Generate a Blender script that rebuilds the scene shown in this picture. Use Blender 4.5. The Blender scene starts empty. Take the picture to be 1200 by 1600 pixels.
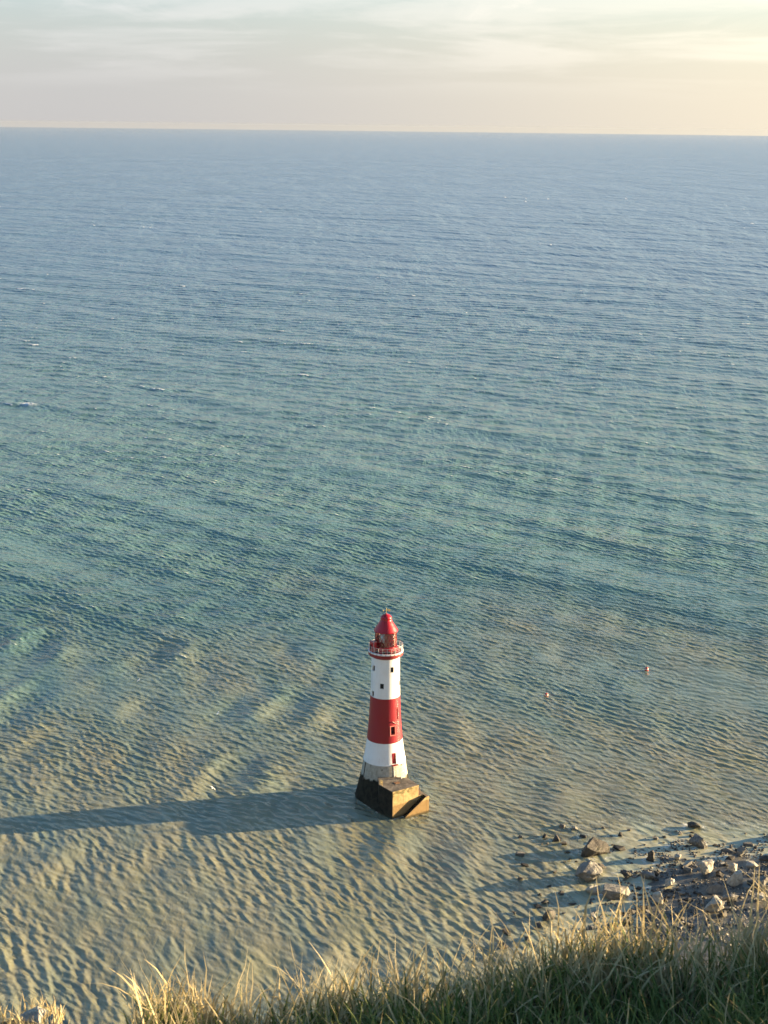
import bpy, bmesh, math, random
import numpy as np
from mathutils import Vector, Matrix, noise as mnoise

SC = bpy.context.scene
COL = SC.collection
R_ = math.radians
random.seed(7)
RNG = np.random.default_rng(11)

# ------------------------------------------------------------------ camera, sky, sun, exposure
EYE = 138.0
PITCH, ROLL = R_(14.12), R_(0.67)
cam_d = bpy.data.cameras.new('camera')
cam_d.sensor_fit = 'VERTICAL'
cam_d.sensor_height = 36.0
cam_d.sensor_width = 27.0
cam_d.lens = 54.0
cam_d.clip_start = 0.1
cam_d.clip_end = 120000.0
cam = bpy.data.objects.new('camera', cam_d)
COL.objects.link(cam)
_F = Vector((0, math.cos(PITCH), -math.sin(PITCH)))
_R0 = Vector((1, 0, 0))
_U0 = Vector((0, math.sin(PITCH), math.cos(PITCH)))
_R = math.cos(ROLL) * _R0 + math.sin(ROLL) * _U0
_U = -math.sin(ROLL) * _R0 + math.cos(ROLL) * _U0
_m = Matrix((_R, _U, -_F)).transposed().to_4x4()
_m.translation = Vector((0, 0, EYE))
cam.matrix_world = _m
cam_d.dof.use_dof = True
cam_d.dof.focus_distance = 320.0
cam_d.dof.aperture_fstop = 26.0
SC.camera = cam

SUN_EL = R_(8.5)
SUN_AZ = math.atan2(0.976, 0.22)           # clockwise from +Y
SUN_DIR = Vector((math.sin(SUN_AZ) * math.cos(SUN_EL), math.cos(SUN_AZ) * math.cos(SUN_EL), math.sin(SUN_EL)))

world = bpy.data.worlds.new('World')
SC.world = world
world.use_nodes = True
wn, wl = world.node_tree.nodes, world.node_tree.links
wn.clear()
w_out = wn.new('ShaderNodeOutputWorld')
w_bg = wn.new('ShaderNodeBackground')
w_sky = wn.new('ShaderNodeTexSky')
w_sky.sky_type = 'NISHITA'
w_sky.sun_disc = False
w_sky.sun_elevation = SUN_EL
w_sky.sun_rotation = SUN_AZ
w_sky.altitude = 100.0
w_sky.air_density = 1.0
w_sky.dust_density = 0.6
w_sky.ozone_density = 3.0
w_bg.inputs['Strength'].default_value = 0.066


def wmath(op, a, b=None, c=None, clamp=False):
    n = wn.new('ShaderNodeMath'); n.operation = op; n.use_clamp = clamp
    for i, v in enumerate((a, b, c)):
        if v is None:
            continue
        if isinstance(v, (int, float)):
            n.inputs[i].default_value = v
        else:
            wl.new(v, n.inputs[i])
    return n.outputs[0]


def wramp(v, lo, hi):
    n = wn.new('ShaderNodeMapRange'); n.interpolation_type = 'SMOOTHSTEP'
    n.inputs['From Min'].default_value = lo; n.inputs['From Max'].default_value = hi
    wl.new(v, n.inputs['Value'])
    return n.outputs['Result']


def wmix(f, a, b):
    n = wn.new('ShaderNodeMix'); n.data_type = 'RGBA'
    wl.new(f, n.inputs['Factor'])
    for k, v in ((6, a), (7, b)):
        if isinstance(v, tuple):
            n.inputs[k].default_value = (*v, 1)
        else:
            wl.new(v, n.inputs[k])
    return n.outputs[2]


w_tc = wn.new('ShaderNodeTexCoord')
w_sep = wn.new('ShaderNodeSeparateXYZ')
wl.new(w_tc.outputs['Generated'], w_sep.inputs[0])
wx, wy, wz = w_sep.outputs
# thin veil of haze and cirrus over the clear sky: thick at the horizon, streaky above, a clear blue zenith
zen = wmath('MAXIMUM', wz, 0.0)
veil_h = wmath('SUBTRACT', 1.0, wramp(zen, 0.015, 0.17))
w_map = wn.new('ShaderNodeMapping')
w_map.inputs['Scale'].default_value = (1.0, 1.0, 9.0)
w_map.inputs['Rotation'].default_value = (0.0, R_(2.0), 0.0)
wl.new(w_tc.outputs['Generated'], w_map.inputs['Vector'])
w_n1 = wn.new('ShaderNodeTexNoise')
w_n1.inputs['Scale'].default_value = 5.0; w_n1.inputs['Detail'].default_value = 6.0
w_n1.inputs['Roughness'].default_value = 0.55; w_n1.inputs['Distortion'].default_value = 0.4
wl.new(w_map.outputs[0], w_n1.inputs['Vector'])
w_map2 = wn.new('ShaderNodeMapping')
w_map2.inputs['Scale'].default_value = (1.0, 1.0, 3.2)
w_map2.inputs['Rotation'].default_value = (0.0, R_(-24.0), 0.0)
wl.new(w_tc.outputs['Generated'], w_map2.inputs['Vector'])
w_n2 = wn.new('ShaderNodeTexNoise')
w_n2.inputs['Scale'].default_value = 14.0; w_n2.inputs['Detail'].default_value = 7.0
w_n2.inputs['Roughness'].default_value = 0.6; w_n2.inputs['Distortion'].default_value = 1.2
wl.new(w_map2.outputs[0], w_n2.inputs['Vector'])
band = wramp(w_n1.outputs['Fac'], 0.44, 0.62)
wisp = wramp(w_n2.outputs['Fac'], 0.5, 0.74)
wisp_zone = wmath('MULTIPLY', wramp(zen, 0.045, 0.085), wmath('SUBTRACT', 1.0, wramp(zen, 0.25, 0.6)))
cloud = wmath('ADD', wmath('MULTIPLY', band, 0.6), wmath('MULTIPLY', wmath('MULTIPLY', wisp, wisp_zone), 0.55), clamp=True)
cloud = wmath('MULTIPLY', cloud, wmath('MULTIPLY', wramp(zen, 0.012, 0.06), veil_h))
# angle to the sun: the veil is warmer and brighter towards it
w_dot = wn.new('ShaderNodeVectorMath'); w_dot.operation = 'DOT_PRODUCT'
wl.new(w_tc.outputs['Generated'], w_dot.inputs[0]); w_dot.inputs[1].default_value = SUN_DIR
glow = wramp(w_dot.outputs['Value'], 0.0, 0.75)
veil_col = wmix(glow, (1.85, 1.82, 1.85), (3.6, 3.1, 2.25))
cloud_col = wmix(glow, (3.0, 2.92, 2.88), (4.9, 4.35, 3.3))
c1 = wmix(wmath('MULTIPLY', veil_h, 0.92), w_sky.outputs[0], veil_col)
c2 = wmix(wmath('MULTIPLY', cloud, 0.88), c1, cloud_col)
wl.new(c2, w_bg.inputs['Color'])
wl.new(w_bg.outputs[0], w_out.inputs['Surface'])

sun_d = bpy.data.lights.new('sun', 'SUN')
sun_d.energy = 5.0
sun_d.angle = R_(0.53)
sun_d.color = (1.0, 0.75, 0.43)
sun = bpy.data.objects.new('sun', sun_d)
COL.objects.link(sun)
sun.rotation_euler = SUN_DIR.to_track_quat('Z', 'Y').to_euler()
sun.location = (60, 60, 190)

SC.view_settings.view_transform = 'Standard'
SC.view_settings.look = 'None'
SC.view_settings.exposure = 2.3
SC.view_settings.gamma = 1.0
SC.view_settings.use_curve_mapping = False
SC.cycles.max_bounces = 6
SC.cycles.transparent_max_bounces = 12
SC.cycles.caustics_reflective = False
SC.cycles.caustics_refractive = False


# ------------------------------------------------------------------ helpers
class MB:
    """collects faces and links them as one mesh object"""
    def __init__(self):
        self.v, self.f, self.m = [], [], []

    def poly(self, pts, mi=0):
        b = len(self.v)
        self.v += [tuple(p) for p in pts]
        self.f.append(tuple(range(b, b + len(pts)))); self.m.append(mi)

    def box(self, c, half, ax=None, ay=None, az=None, mi=0):
        ax = Vector(ax or (1, 0, 0)); ay = Vector(ay or (0, 1, 0)); az = Vector(az or (0, 0, 1))
        c = Vector(c); b = len(self.v)
        for k in (-1, 1):
            for j in (-1, 1):
                for i in (-1, 1):
                    self.v.append(tuple(c + ax * half[0] * i + ay * half[1] * j + az * half[2] * k))
        for q in ((0, 2, 3, 1), (4, 5, 7, 6), (0, 1, 5, 4), (2, 6, 7, 3), (0, 4, 6, 2), (1, 3, 7, 5)):
            self.f.append(tuple(b + i for i in q)); self.m.append(mi)

    def tube(self, p, q, r, n=6, r2=None, mi=0):
        p, q = Vector(p), Vector(q); r2 = r if r2 is None else r2
        d = (q - p).normalized()
        u = d.orthogonal().normalized(); w = d.cross(u); b = len(self.v)
        for (c, rr) in ((p, r), (q, r2)):
            for i in range(n):
                a = 2 * math.pi * i / n
                self.v.append(tuple(c + (u * math.cos(a) + w * math.sin(a)) * rr))
        for i in range(n):
            j = (i + 1) % n
            self.f.append((b + i, b + j, b + n + j, b + n + i)); self.m.append(mi)
        self.f.append(tuple(b + i for i in reversed(range(n)))); self.m.append(mi)
        self.f.append(tuple(b + n + i for i in range(n))); self.m.append(mi)

    def lathe(self, prof, n=64, c=(0, 0), a0=0.0, a1=2 * math.pi, mi=0):
        full = abs(a1 - a0 - 2 * math.pi) < 1e-6
        m = n if full else n + 1; b = len(self.v)
        for (r, z) in prof:
            for i in range(m):
                a = a0 + (a1 - a0) * i / n
                self.v.append((c[0] + r * math.sin(a), c[1] - r * math.cos(a), z))
        for k in range(len(prof) - 1):
            for i in range(n):
                j = (i + 1) % m
                self.f.append((b + k * m + i, b + k * m + j, b + (k + 1) * m + j, b + (k + 1) * m + i)); self.m.append(mi)

    def prism(self, pts, z0, z1, mi=0):
        n = len(pts); b = len(self.v)
        for z in (z0, z1):
            self.v += [(p[0], p[1], z) for p in pts]
        for i in range(n):
            j = (i + 1) % n
            self.f.append((b + i, b + j, b + n + j, b + n + i)); self.m.append(mi)
        self.f.append(tuple(b + i for i in reversed(range(n)))); self.m.append(mi)
        self.f.append(tuple(b + n + i for i in range(n))); self.m.append(mi)

    def build(self, name, mats, parent=None, smooth=False, bevel=0.0, loc=None):
        me = bpy.data.meshes.new(name)
        me.from_pydata(self.v, [], self.f)
        if not isinstance(mats, (list, tuple)):
            mats = [mats]
        for m in mats:
            me.materials.append(m)
        me.polygons.foreach_set('material_index', self.m)
        bm = bmesh.new(); bm.from_mesh(me)
        bmesh.ops.recalc_face_normals(bm, faces=bm.faces)
        bm.to_mesh(me); bm.free()
        if smooth:
            me.polygons.foreach_set('use_smooth', [True] * len(me.polygons))
            me.set_sharp_from_angle(angle=R_(38))
        o = bpy.data.objects.new(name, me)
        COL.objects.link(o)
        if bevel:
            bv = o.modifiers.new('bevel', 'BEVEL'); bv.width = bevel; bv.segments = 2
        if parent:
            o.parent = parent
        if loc:
            o.location = loc
        return o


def tag(o, label=None, cat=None, group=None, kind=None):
    for k, v in (('label', label), ('category', cat), ('group', group), ('kind', kind)):
        if v:
            o[k] = v
    return o


def thing(name, label, cat, loc, rz=0.0, group=None):
    o = bpy.data.objects.new(name, None)
    o.empty_display_size = 0.3
    COL.objects.link(o)
    o.location = loc; o.rotation_euler = (0, 0, rz)
    return tag(o, label, cat, group)


def dup(root, loc, rz=0.0, label=None, scale=1.0):
    r = root.copy(); COL.objects.link(r)
    r.location = loc; r.rotation_euler = (0, 0, rz); r.scale = (scale,) * 3
    if label:
        r['label'] = label
    for ch in list(root.children):
        c = ch.copy(); COL.objects.link(c); c.parent = r
        for g in list(ch.children):
            d = g.copy(); COL.objects.link(d); d.parent = c
    return r


class Mat:
    """small wrapper for node materials"""
    def __init__(self, name, color=(0.5, 0.5, 0.5), rough=0.6, metal=0.0, spec=0.5):
        self.m = bpy.data.materials.new(name); self.m.use_nodes = True
        self.n = self.m.node_tree.nodes; self.l = self.m.node_tree.links
        self.b = self.n['Principled BSDF']; self.out = self.n['Material Output']
        self.b.inputs['Base Color'].default_value = (*color, 1)
        self.b.inputs['Roughness'].default_value = rough
        self.b.inputs['Metallic'].default_value = metal
        self.b.inputs['Specular IOR Level'].default_value = spec

    def node(self, t, **kw):
        n = self.n.new(t)
        for k, v in kw.items():
            if hasattr(n, k):
                setattr(n, k, v)
            else:
                n.inputs[k.replace('_', ' ')].default_value = v
        return n

    def pos(self, obj=True):
        return self.node('ShaderNodeTexCoord').outputs['Object'] if obj else self.node('ShaderNodeNewGeometry').outputs['Position']

    def mapped(self, vec, scale=(1, 1, 1), rot=(0, 0, 0)):
        n = self.node('ShaderNodeMapping')
        n.inputs['Scale'].default_value = scale; n.inputs['Rotation'].default_value = rot
        self.l.new(vec, n.inputs['Vector'])
        return n.outputs[0]

    def noise(self, vec, scale, detail=5.0, rough=0.55, dist=0.0):
        n = self.node('ShaderNodeTexNoise')
        n.inputs['Scale'].default_value = scale; n.inputs['Detail'].default_value = detail
        n.inputs['Roughness'].default_value = rough; n.inputs['Distortion'].default_value = dist
        self.l.new(vec, n.inputs['Vector'])
        return n.outputs['Fac']

    def ramp(self, v, lo, hi, smooth=True):
        n = self.node('ShaderNodeMapRange')
        n.interpolation_type = 'SMOOTHSTEP' if smooth else 'LINEAR'
        n.inputs['From Min'].default_value = lo; n.inputs['From Max'].default_value = hi
        self.l.new(v, n.inputs['Value'])
        return n.outputs['Result']

    def math(self, op, a, b=None, clamp=False):
        n = self.node('ShaderNodeMath'); n.operation = op; n.use_clamp = clamp
        for i, v in enumerate((a, b)):
            if v is None:
                continue
            if isinstance(v, (int, float)):
                n.inputs[i].default_value = v
            else:
                self.l.new(v, n.inputs[i])
        return n.outputs[0]

    def mix(self, f, a, b, blend='MIX'):
        n = self.node('ShaderNodeMix'); n.data_type = 'RGBA'; n.blend_type = blend
        if isinstance(f, (int, float)):
            n.inputs[0].default_value = f
        else:
            self.l.new(f, n.inputs[0])
        for k, v in ((6, a), (7, b)):
            if isinstance(v, tuple):
                n.inputs[k].default_value = (*v[:3], 1)
            else:
                self.l.new(v, n.inputs[k])
        return n.outputs[2]

    def attr(self, name, out='Fac'):
        n = self.node('ShaderNodeAttribute'); n.attribute_name = name
        return n.outputs[out]

    def sep(self, vec):
        n = self.node('ShaderNodeSeparateXYZ'); self.l.new(vec, n.inputs[0])
        return n.outputs

    def bump(self, h, dist, strength=1.0, normal=None):
        n = self.node('ShaderNodeBump')
        n.inputs['Distance'].default_value = dist; n.inputs['Strength'].default_value = strength
        self.l.new(h, n.inputs['Height'])
        if normal is not None:
            self.l.new(normal, n.inputs['Normal'])
        return n.outputs[0]

    def set(self, sock, v):
        self.l.new(v, self.b.inputs[sock])


# ------------------------------------------------------------------ shared terrain functions
def sstep(x, a, b):
    t = np.clip((x - a) / (b - a), 0, 1)
    return t * t * (3 - 2 * t)


def field(x, y, lam, seed, n=14, aniso=(1.0, 1.0), rot=0.0):
    """smooth random field with values around 0, about +-1, feature size lam"""
    g = np.random.default_rng(seed)
    c, s = math.cos(rot), math.sin(rot)
    u = (c * x + s * y) / aniso[0]; v = (-s * x + c * y) / aniso[1]
    out = np.zeros_like(x)
    for _ in range(n):
        a = g.uniform(0, 2 * math.pi); k = 2 * math.pi / (lam * g.uniform(0.6, 1.6))
        out += np.cos(k * (math.cos(a) * u + math.sin(a) * v) + g.uniform(0, 6.28))
    return out / math.sqrt(n / 2) * 0.7


def beach_z(x, y):
    a = (x - (24 + (y - 240) * 0.42)) / 26.0
    b = (291 - y) / 22.0
    k = 0.25
    h = np.clip(0.5 + 0.5 * (b - a) / k, 0, 1)
    m = b * (1 - h) + a * h - k * h * (1 - h)
    c = (205 - y) / 40.0                          # the foot of the cliff, behind the grass
    m = np.maximum(m, c)
    z = -0.75 + 1.05 * np.clip(m, -1.2, 1.3) + np.clip(m - 1.3, 0, 4) * 0.5
    z += 0.10 * field(x, y, 7.0, 5) + 0.05 * field(x, y, 2.6, 6)
    return z


def edge_y(x):
    return (2.82 + 0.18 * np.clip(x - 0.1, 0, 0.8) - 0.06 * np.clip(x - 0.9, 0, 30) + 0.05 * np.clip(x + 0.8, -60, 0)  # edge past the view falls back, shaped to let sun onto its grass
            + 0.05 * np.sin(x * 5.1 + 0.6) + 0.04 * np.sin(x * 11.7 + 2.0) + 1.6 * np.sin(x * 0.11) * sstep(np.abs(x), 3, 20))


def top_z(x, y):
    z = 136.40 + 0.09 * np.clip(x, -3, 1.4) + 0.115 * np.clip(x - 1.2, 0, 8) + 0.03 * sstep(x, 0.0, 0.8) - 0.13 * sstep(-x, 0.44, 0.60) * (1 - 1.0 * sstep(-x, 0.60, 0.68)) + 0.045 * sstep(-x, 0.60, 0.72)  # rise right of view is unseen, shaped to shade the lower grass
    d = y - edge_y(x)
    z = z - 0.11 * np.clip(d + 1.0, 0, 1.0) ** 2 - 0.03 * np.clip(y, -60, 3)
    z = z + 0.025 * np.sin(3.1 * x + 1.3 * y) + 0.02 * np.sin(7.3 * x - 5.1 * y + 1.0)
    return z


def grid_object(name, X, Y, Z, mat, flip=False):
    nr, na = X.shape
    co = np.stack([X, Y, Z], -1).reshape(-1, 3)
    i = np.arange(nr - 1)[:, None] * na + np.arange(na - 1)[None, :]
    q = np.stack([i, i + 1, i + na + 1, i + na], -1).reshape(-1, 4)
    if flip:
        q = q[:, ::-1]
    me = bpy.data.meshes.new(name)
    me.from_pydata(co.tolist(), [], q.tolist())
    me.polygons.foreach_set('use_smooth', np.ones(len(q), bool))
    me.materials.append(mat)
    o = bpy.data.objects.new(name, me); COL.objects.link(o)
    return o


# ------------------------------------------------------------------ sea
def make_sea():
    f = 2400.0
    py = np.concatenate([np.arange(1730.0, 1000.0, -1.15), np.arange(1000.0, 330.0, -0.88), np.arange(330.0, 214.0, -1.2)])
    dep = np.arctan((py - 800) / f) + PITCH
    r = EYE / np.tan(dep)
    far = np.geomspace(r[-1] * 1.03, 40000, 40)
    r = np.concatenate([np.linspace(150, r[0] - 1.5, 14), r, far])
    mid = np.arange(-0.300, 0.3001, 0.0010)
    side = 0.3 + np.cumsum(np.geomspace(0.002, 0.11, 34))
    az = np.concatenate([-side[::-1], mid, side])
    nr, na = len(r), len(az)
    RR, AA = np.meshgrid(r, az, indexing='ij')
    X = RR * np.sin(AA); Y = RR * np.cos(AA)
    DR = np.gradient(r)[:, None] * np.ones_like(X)
    DA = RR * np.gradient(az)[None, :]
    depth = -beach_z(X, Y)
    depth = np.where(RR > 420, 3.0, depth)
    shoal = 0.06 + 0.94 * sstep(depth, 0.05, 1.15)
    near = 1 - sstep(RR + 0.25 * (X + 20), 262, 318)       # the waves bend round towards the shore
    gust = 1.0 + 0.38 * field(X, Y, 70, 21, aniso=(2.2, 1.0), rot=-0.6) + 0.22 * field(X, Y, 22, 22, aniso=(1.7, 1.0), rot=-0.6)
    gust = np.clip(0.1 + 0.9 * gust + 0.25 * field(X, Y, 12, 23), 0.4, 1.9)
    XW = X + 0.6 * field(X, Y, 46, 24); YW = Y + 0.6 * field(X, Y, 46, 25)
    Z = np.zeros_like(X); DX = np.zeros_like(X); DY = np.zeros_like(X)
    JAC = np.zeros_like(X); SX = np.zeros_like(X); SY = np.zeros_like(X)
    g = np.random.default_rng(3)
    ux, uy = np.sin(AA), np.cos(AA)

    def add(lam, ang, slope, weight, chop, ph=None, lift=0.5):
        k = 2 * math.pi / lam
        kx, ky = k * math.cos(ang), k * math.sin(ang)
        # drop what the grid cannot carry
        smp = np.maximum(np.abs(kx * ux + ky * uy) * DR, np.abs(kx * uy - ky * ux) * DA) / (2 * math.pi)
        w = weight * (1 - sstep(smp, 0.28, 0.46))
        a = slope / k
        p = kx * XW + ky * YW + (g.uniform(0, 6.283) if ph is None else ph)
        c, s = np.cos(p), np.sin(p)
        nonlocal Z, DX, DY, JAC, SX, SY
        # crests are sharper than troughs; the surface is low relief, its facets carry the slopes
        s2 = s + 0.35 * chop * np.sin(2 * p)
        Z += w * a * c * lift
        SX -= w * slope * s2 * math.cos(ang)
        SY -= w * slope * s2 * math.sin(ang)
        JAC += w * slope * c

    # wind ripples: two fans of directions, blended by distance to the shore
    n = 46
    for fan, mean, wgt in ((0, R_(62), np.sqrt(1 - near)), (1, R_(36), np.sqrt(near))):
        wgt = wgt * shoal * gust
        for i in range(n):
            lam = 0.95 * (4.3 / 0.95) ** ((i + g.uniform(0, 1)) / n)
            ang = mean + g.normal(0, 0.30)
            add(lam, ang, 0.033 * (0.85 + 0.45 * math.exp(-((lam - 2.2) / 1.0) ** 2)), wgt, 0.9)
    # swell over the shallows: crests run nearly away from the cliff
    patch = np.clip(0.55 + 0.8 * field(X, Y, 32, 31), 0, 1.7)
    wB = patch * shoal * (1 - sstep(RR, 390, 520)) * (0.30 + 0.70 * (1 - sstep(X, -20, 50)))
    for i in range(9):
        add(g.uniform(10.5, 17), R_(-15) + g.normal(0, 0.22), 0.032, wB, 1.0, lift=0.4)
    # longer swell offshore
    wC = sstep(RR, 300, 480)
    for i in range(16):
        add(g.uniform(16, 60), R_(58) + g.normal(0, 0.28), 0.009, wC, 1.0)
    for i in range(10):
        add(g.uniform(7, 16), R_(62) + g.normal(0, 0.5), 0.029, wC * gust, 0.9)
    for i in range(8):
        add(g.uniform(60, 160), R_(60) + g.normal(0, 0.3), 0.007, wC, 0.8)

    # one breaking crest far to the left of the lighthouse
    bx, by = -178.0, 758.0
    c0, s0 = math.cos(R_(61)), math.sin(R_(61))
    uu = (X - bx) * c0 + (Y - by) * s0
    vv = -(X - bx) * s0 + (Y - by) * c0
    crest = np.exp(-(vv / 26) ** 2) * np.exp(-(np.where(uu > 0, uu / 9.0, uu / 4.0)) ** 2)
    Z += 0.7 * crest * (1 + 0.35 * field(X, Y, 9, 47))
    SX -= crest * np.where(uu > 0, uu / 40.0, uu / 8.0) * c0 * 0.4
    SY -= crest * np.where(uu > 0, uu / 40.0, uu / 8.0) * s0 * 0.4
    # foam: folded crests, wet edges of the beach, the foot of the tower
    steep = JAC
    fleck = field(X, Y, 3.1, 41) * 0.5 + field(X, Y, 1.2, 42) * 0.5
    sd = np.maximum(np.std(steep, axis=1, keepdims=True), 0.02)
    foam = sstep(steep / sd + 0.6 * fleck, 3.35, 3.75) * sstep(RR, 300, 420)
    foam = np.maximum(foam, np.exp(-((vv - 2) / 4.0) ** 2) * np.exp(-((uu - 1.2) / 2.6) ** 2) * sstep(fleck, -0.8, 0.2) * 1.3)
    lap = np.exp(-((depth - 0.12) / 0.16) ** 2) * sstep(field(X, Y, 9, 43), 0.1, 0.9) * sstep(fleck, -0.25, 0.55)
    foam = np.maximum(foam, 0.6 * lap)
    wash = np.exp(-((depth - 0.6) / 0.4) ** 2) * sstep(field(X, Y, 6.0, 46, aniso=(2.6, 1), rot=0.25), 0.55, 1.1) * sstep(fleck, 0.0, 0.6) * (X > 34)
    foam = np.maximum(foam, 0.55 * wash)
    tx, ty = X - 0.70, Y - 302.38
    rim = np.full_like(X, 99.0)
    ring = [(-5.2, 3.2), (-6.1, 0.0), (-1.1, -9.4), (1.74, -12.1), (3.9, -10.9), (4.5, -11.9), (9.3, -8.7), (8.4, -5.0), (5.5, 2.0)]
    for (ax_, ay_), (bx_, by_) in zip(ring, ring[1:]):
        ex, ey = bx_ - ax_, by_ - ay_
        t = np.clip(((tx - ax_) * ex + (ty - ay_) * ey) / (ex * ex + ey * ey), 0, 1)
        rim = np.minimum(rim, np.hypot(tx - ax_ - t * ex, ty - ay_ - t * ey))
    for (rx, ry, rw) in ((42.1, 276.3, 2.9), (39.3, 265.4, 2.5), (63.4, 280.2, 1.9), (64.0, 288.3, 1.9), (78.2, 283.0, 1.8), (43.6, 258.8, 2.5), (52.9, 273.4, 1.4)):
        rim = np.minimum(rim, np.abs(np.hypot(X - rx, Y - ry) - rw))
    foot = np.exp(-(rim / 0.75) ** 2) * sstep(field(X, Y, 3.0, 44) + 0.6 * fleck, 0.0, 0.8)
    foam = np.maximum(foam, 0.85 * foot)

    # water colour: chalk silt near the shore, green, then blue out at sea
    d = RR + 26 * field(X, Y, 70, 51) + 14 * field(X, Y, 26, 52, aniso=(0.8, 2.0), rot=0.28) - 0.25 * X * (RR < 700)
    silt = (1 - sstep(d, 262, 480))
    silt = silt * (0.80 + 0.20 * np.clip(field(X, Y, 15, 53, aniso=(0.7, 1.9), rot=0.28), -1, 1))
    deep = sstep(np.log(RR + 40 * field(X, Y, 160, 54) * sstep(RR, 400, 600)), math.log(430), math.log(1900))
    green = np.array([0.130, 0.235, 0.198]); tan = np.array([0.355, 0.310, 0.180]); blue = np.array([0.068, 0.135, 0.190])
    col = green[None, None, :] * (1 - deep[..., None]) + blue[None, None, :] * deep[..., None]
    col = col * (1 - silt[..., None]) + tan[None, None, :] * silt[..., None]
    wet = (1 - sstep(depth, 0.0, 0.7))[..., None] * 0.55
    col = np.minimum(col * (1 + 0.95 * (1 - sstep(RR, 420, 640)))[..., None], 0.62)
    col = col * (1 - wet) + np.array([0.24, 0.215, 0.15]) * wet

    co = np.stack([X + DX, Y + DY, Z], -1).reshape(-1, 3).astype(np.float32)
    i = np.arange(nr - 1)[:, None] * na + np.arange(na - 1)[None, :]
    quads = np.stack([i, i + na, i + na + 1, i + 1], -1).reshape(-1, 4)[:, ::-1].astype(np.int32)
    me = bpy.data.meshes.new('sea')
    me.vertices.add(len(co)); me.vertices.foreach_set('co', co.ravel())
    me.loops.add(quads.size); me.loops.foreach_set('vertex_index', quads.ravel())
    me.polygons.add(len(quads))
    me.polygons.foreach_set('loop_start', np.arange(0, quads.size, 4, dtype=np.int32))
    me.polygons.foreach_set('use_smooth', np.ones(len(quads), bool))
    me.update(calc_edges=True)
    at = me.attributes.new('water_color', 'FLOAT_COLOR', 'POINT')
    at.data.foreach_set('color', np.concatenate([col.reshape(-1, 3), np.ones((len(co), 1))], 1).astype(np.float32).ravel())
    at = me.attributes.new('foam', 'FLOAT', 'POINT'); at.data.foreach_set('value', foam.ravel().astype(np.float32))
    at = me.attributes.new('offshore', 'FLOAT', 'POINT'); at.data.foreach_set('value', sstep(np.log(RR), math.log(380), math.log(3000)).ravel().astype(np.float32))
    at = me.attributes.new('calm', 'FLOAT', 'POINT'); at.data.foreach_set('value', shoal.ravel().astype(np.float32))

    clear = 0.68 * (1 - sstep(RR, 420, 640)) * sstep(depth, 0.0, 0.9)
    at = me.attributes.new('clear', 'FLOAT', 'POINT'); at.data.foreach_set('value', clear.ravel().astype(np.float32))
    at = me.attributes.new('wave_slope', 'FLOAT_VECTOR', 'POINT')
    at.data.foreach_set('vector', np.stack([SX, SY, np.zeros_like(SX)], -1).astype(np.float32).ravel())
    # silty water: light scattered inside it hardly depends on the facet it leaves by, the mirror of the sky does
    M = Mat('sea_water')
    M.n.remove(M.b)
    P = M.pos()
    off = M.attr('offshore'); calm = M.attr('calm')
    flk = M.ramp(M.noise(P, 2.2, 4, 0.65), 0.40, 0.62)
    fo = M.math('MULTIPLY', M.attr('foam'), M.math('MAXIMUM', flk, M.ramp(off, 0.0, 0.2)), clamp=True)
    tone = M.ramp(M.noise(M.mapped(P, (1, 1, 1), (0, 0, R_(-60))), 0.05, 4, 0.6), 0.3, 0.7)
    wc = M.mix(M.math('MULTIPLY', tone, 0.12), M.attr('water_color', 'Color'), (0.07, 0.12, 0.12))
    col_ = M.mix(fo, wc, (0.8, 0.8, 0.78))

    def facet(k):
        v = M.node('ShaderNodeVectorMath', operation='MULTIPLY_ADD')
        M.l.new(M.attr('wave_slope', 'Vector'), v.inputs[0])
        v.inputs[1].default_value = (-k, -k, 0); v.inputs[2].default_value = (0, 0, 1)
        n_ = M.node('ShaderNodeVectorMath', operation='NORMALIZE'); M.l.new(v.outputs[0], n_.inputs[0])
        return n_.outputs[0]
    q1 = M.mapped(P, (1.0, 0.34, 1.0), (0, 0, R_(-54)))
    h1 = M.math('MULTIPLY', M.noise(q1, 0.85, 6, 0.62, 0.4), calm)
    q2 = M.mapped(P, (1.0, 0.36, 1.0), (0, 0, R_(-62)))
    h2 = M.math('MULTIPLY', M.noise(q2, 0.26, 5, 0.62, 0.3), M.ramp(off, 0.0, 0.22))
    q3 = M.mapped(P, (1.0, 0.33, 1.0), (0, 0, R_(-58)))
    h3 = M.math('MULTIPLY', M.noise(q3, 0.05, 4, 0.6, 0.3), off)
    q4 = M.mapped(P, (1.0, 0.30, 1.0), (0, 0, R_(-66)))
    h4 = M.math('MULTIPLY', M.noise(q4, 0.009, 6, 0.68, 0.3), M.ramp(off, 0.3, 1.0))

    def rough_normal(k, amt):
        nb = facet(k)
        nb = M.bump(h1, 0.22, amt, nb)
        nb = M.bump(h2, 1.5, amt, nb)
        nb = M.bump(h3, 4.0, amt, nb)
        return M.bump(h4, 22.0, amt, nb)
    n_mirror = rough_normal(2.1, 1.0)
    n_body = rough_normal(1.08, 0.5)
    body = M.node('ShaderNodeBsdfDiffuse'); M.l.new(col_, body.inputs['Color']); M.l.new(n_body, body.inputs['Normal'])
    mir = M.node('ShaderNodeBsdfGlossy'); M.l.new(n_mirror, mir.inputs['Normal'])
    ro = M.node('ShaderNodeMapRange'); M.l.new(off, ro.inputs['Value'])
    ro.inputs['To Min'].default_value = 0.14; ro.inputs['To Max'].default_value = 0.26
    M.l.new(ro.outputs[0], mir.inputs['Roughness'])
    fr = M.node('ShaderNodeFresnel'); fr.inputs['IOR'].default_value = 1.333; M.l.new(n_mirror, fr.inputs['Normal'])
    # the silt lets part of the light through to the murk below
    tr_ = M.node('ShaderNodeBsdfTransparent')
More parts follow.
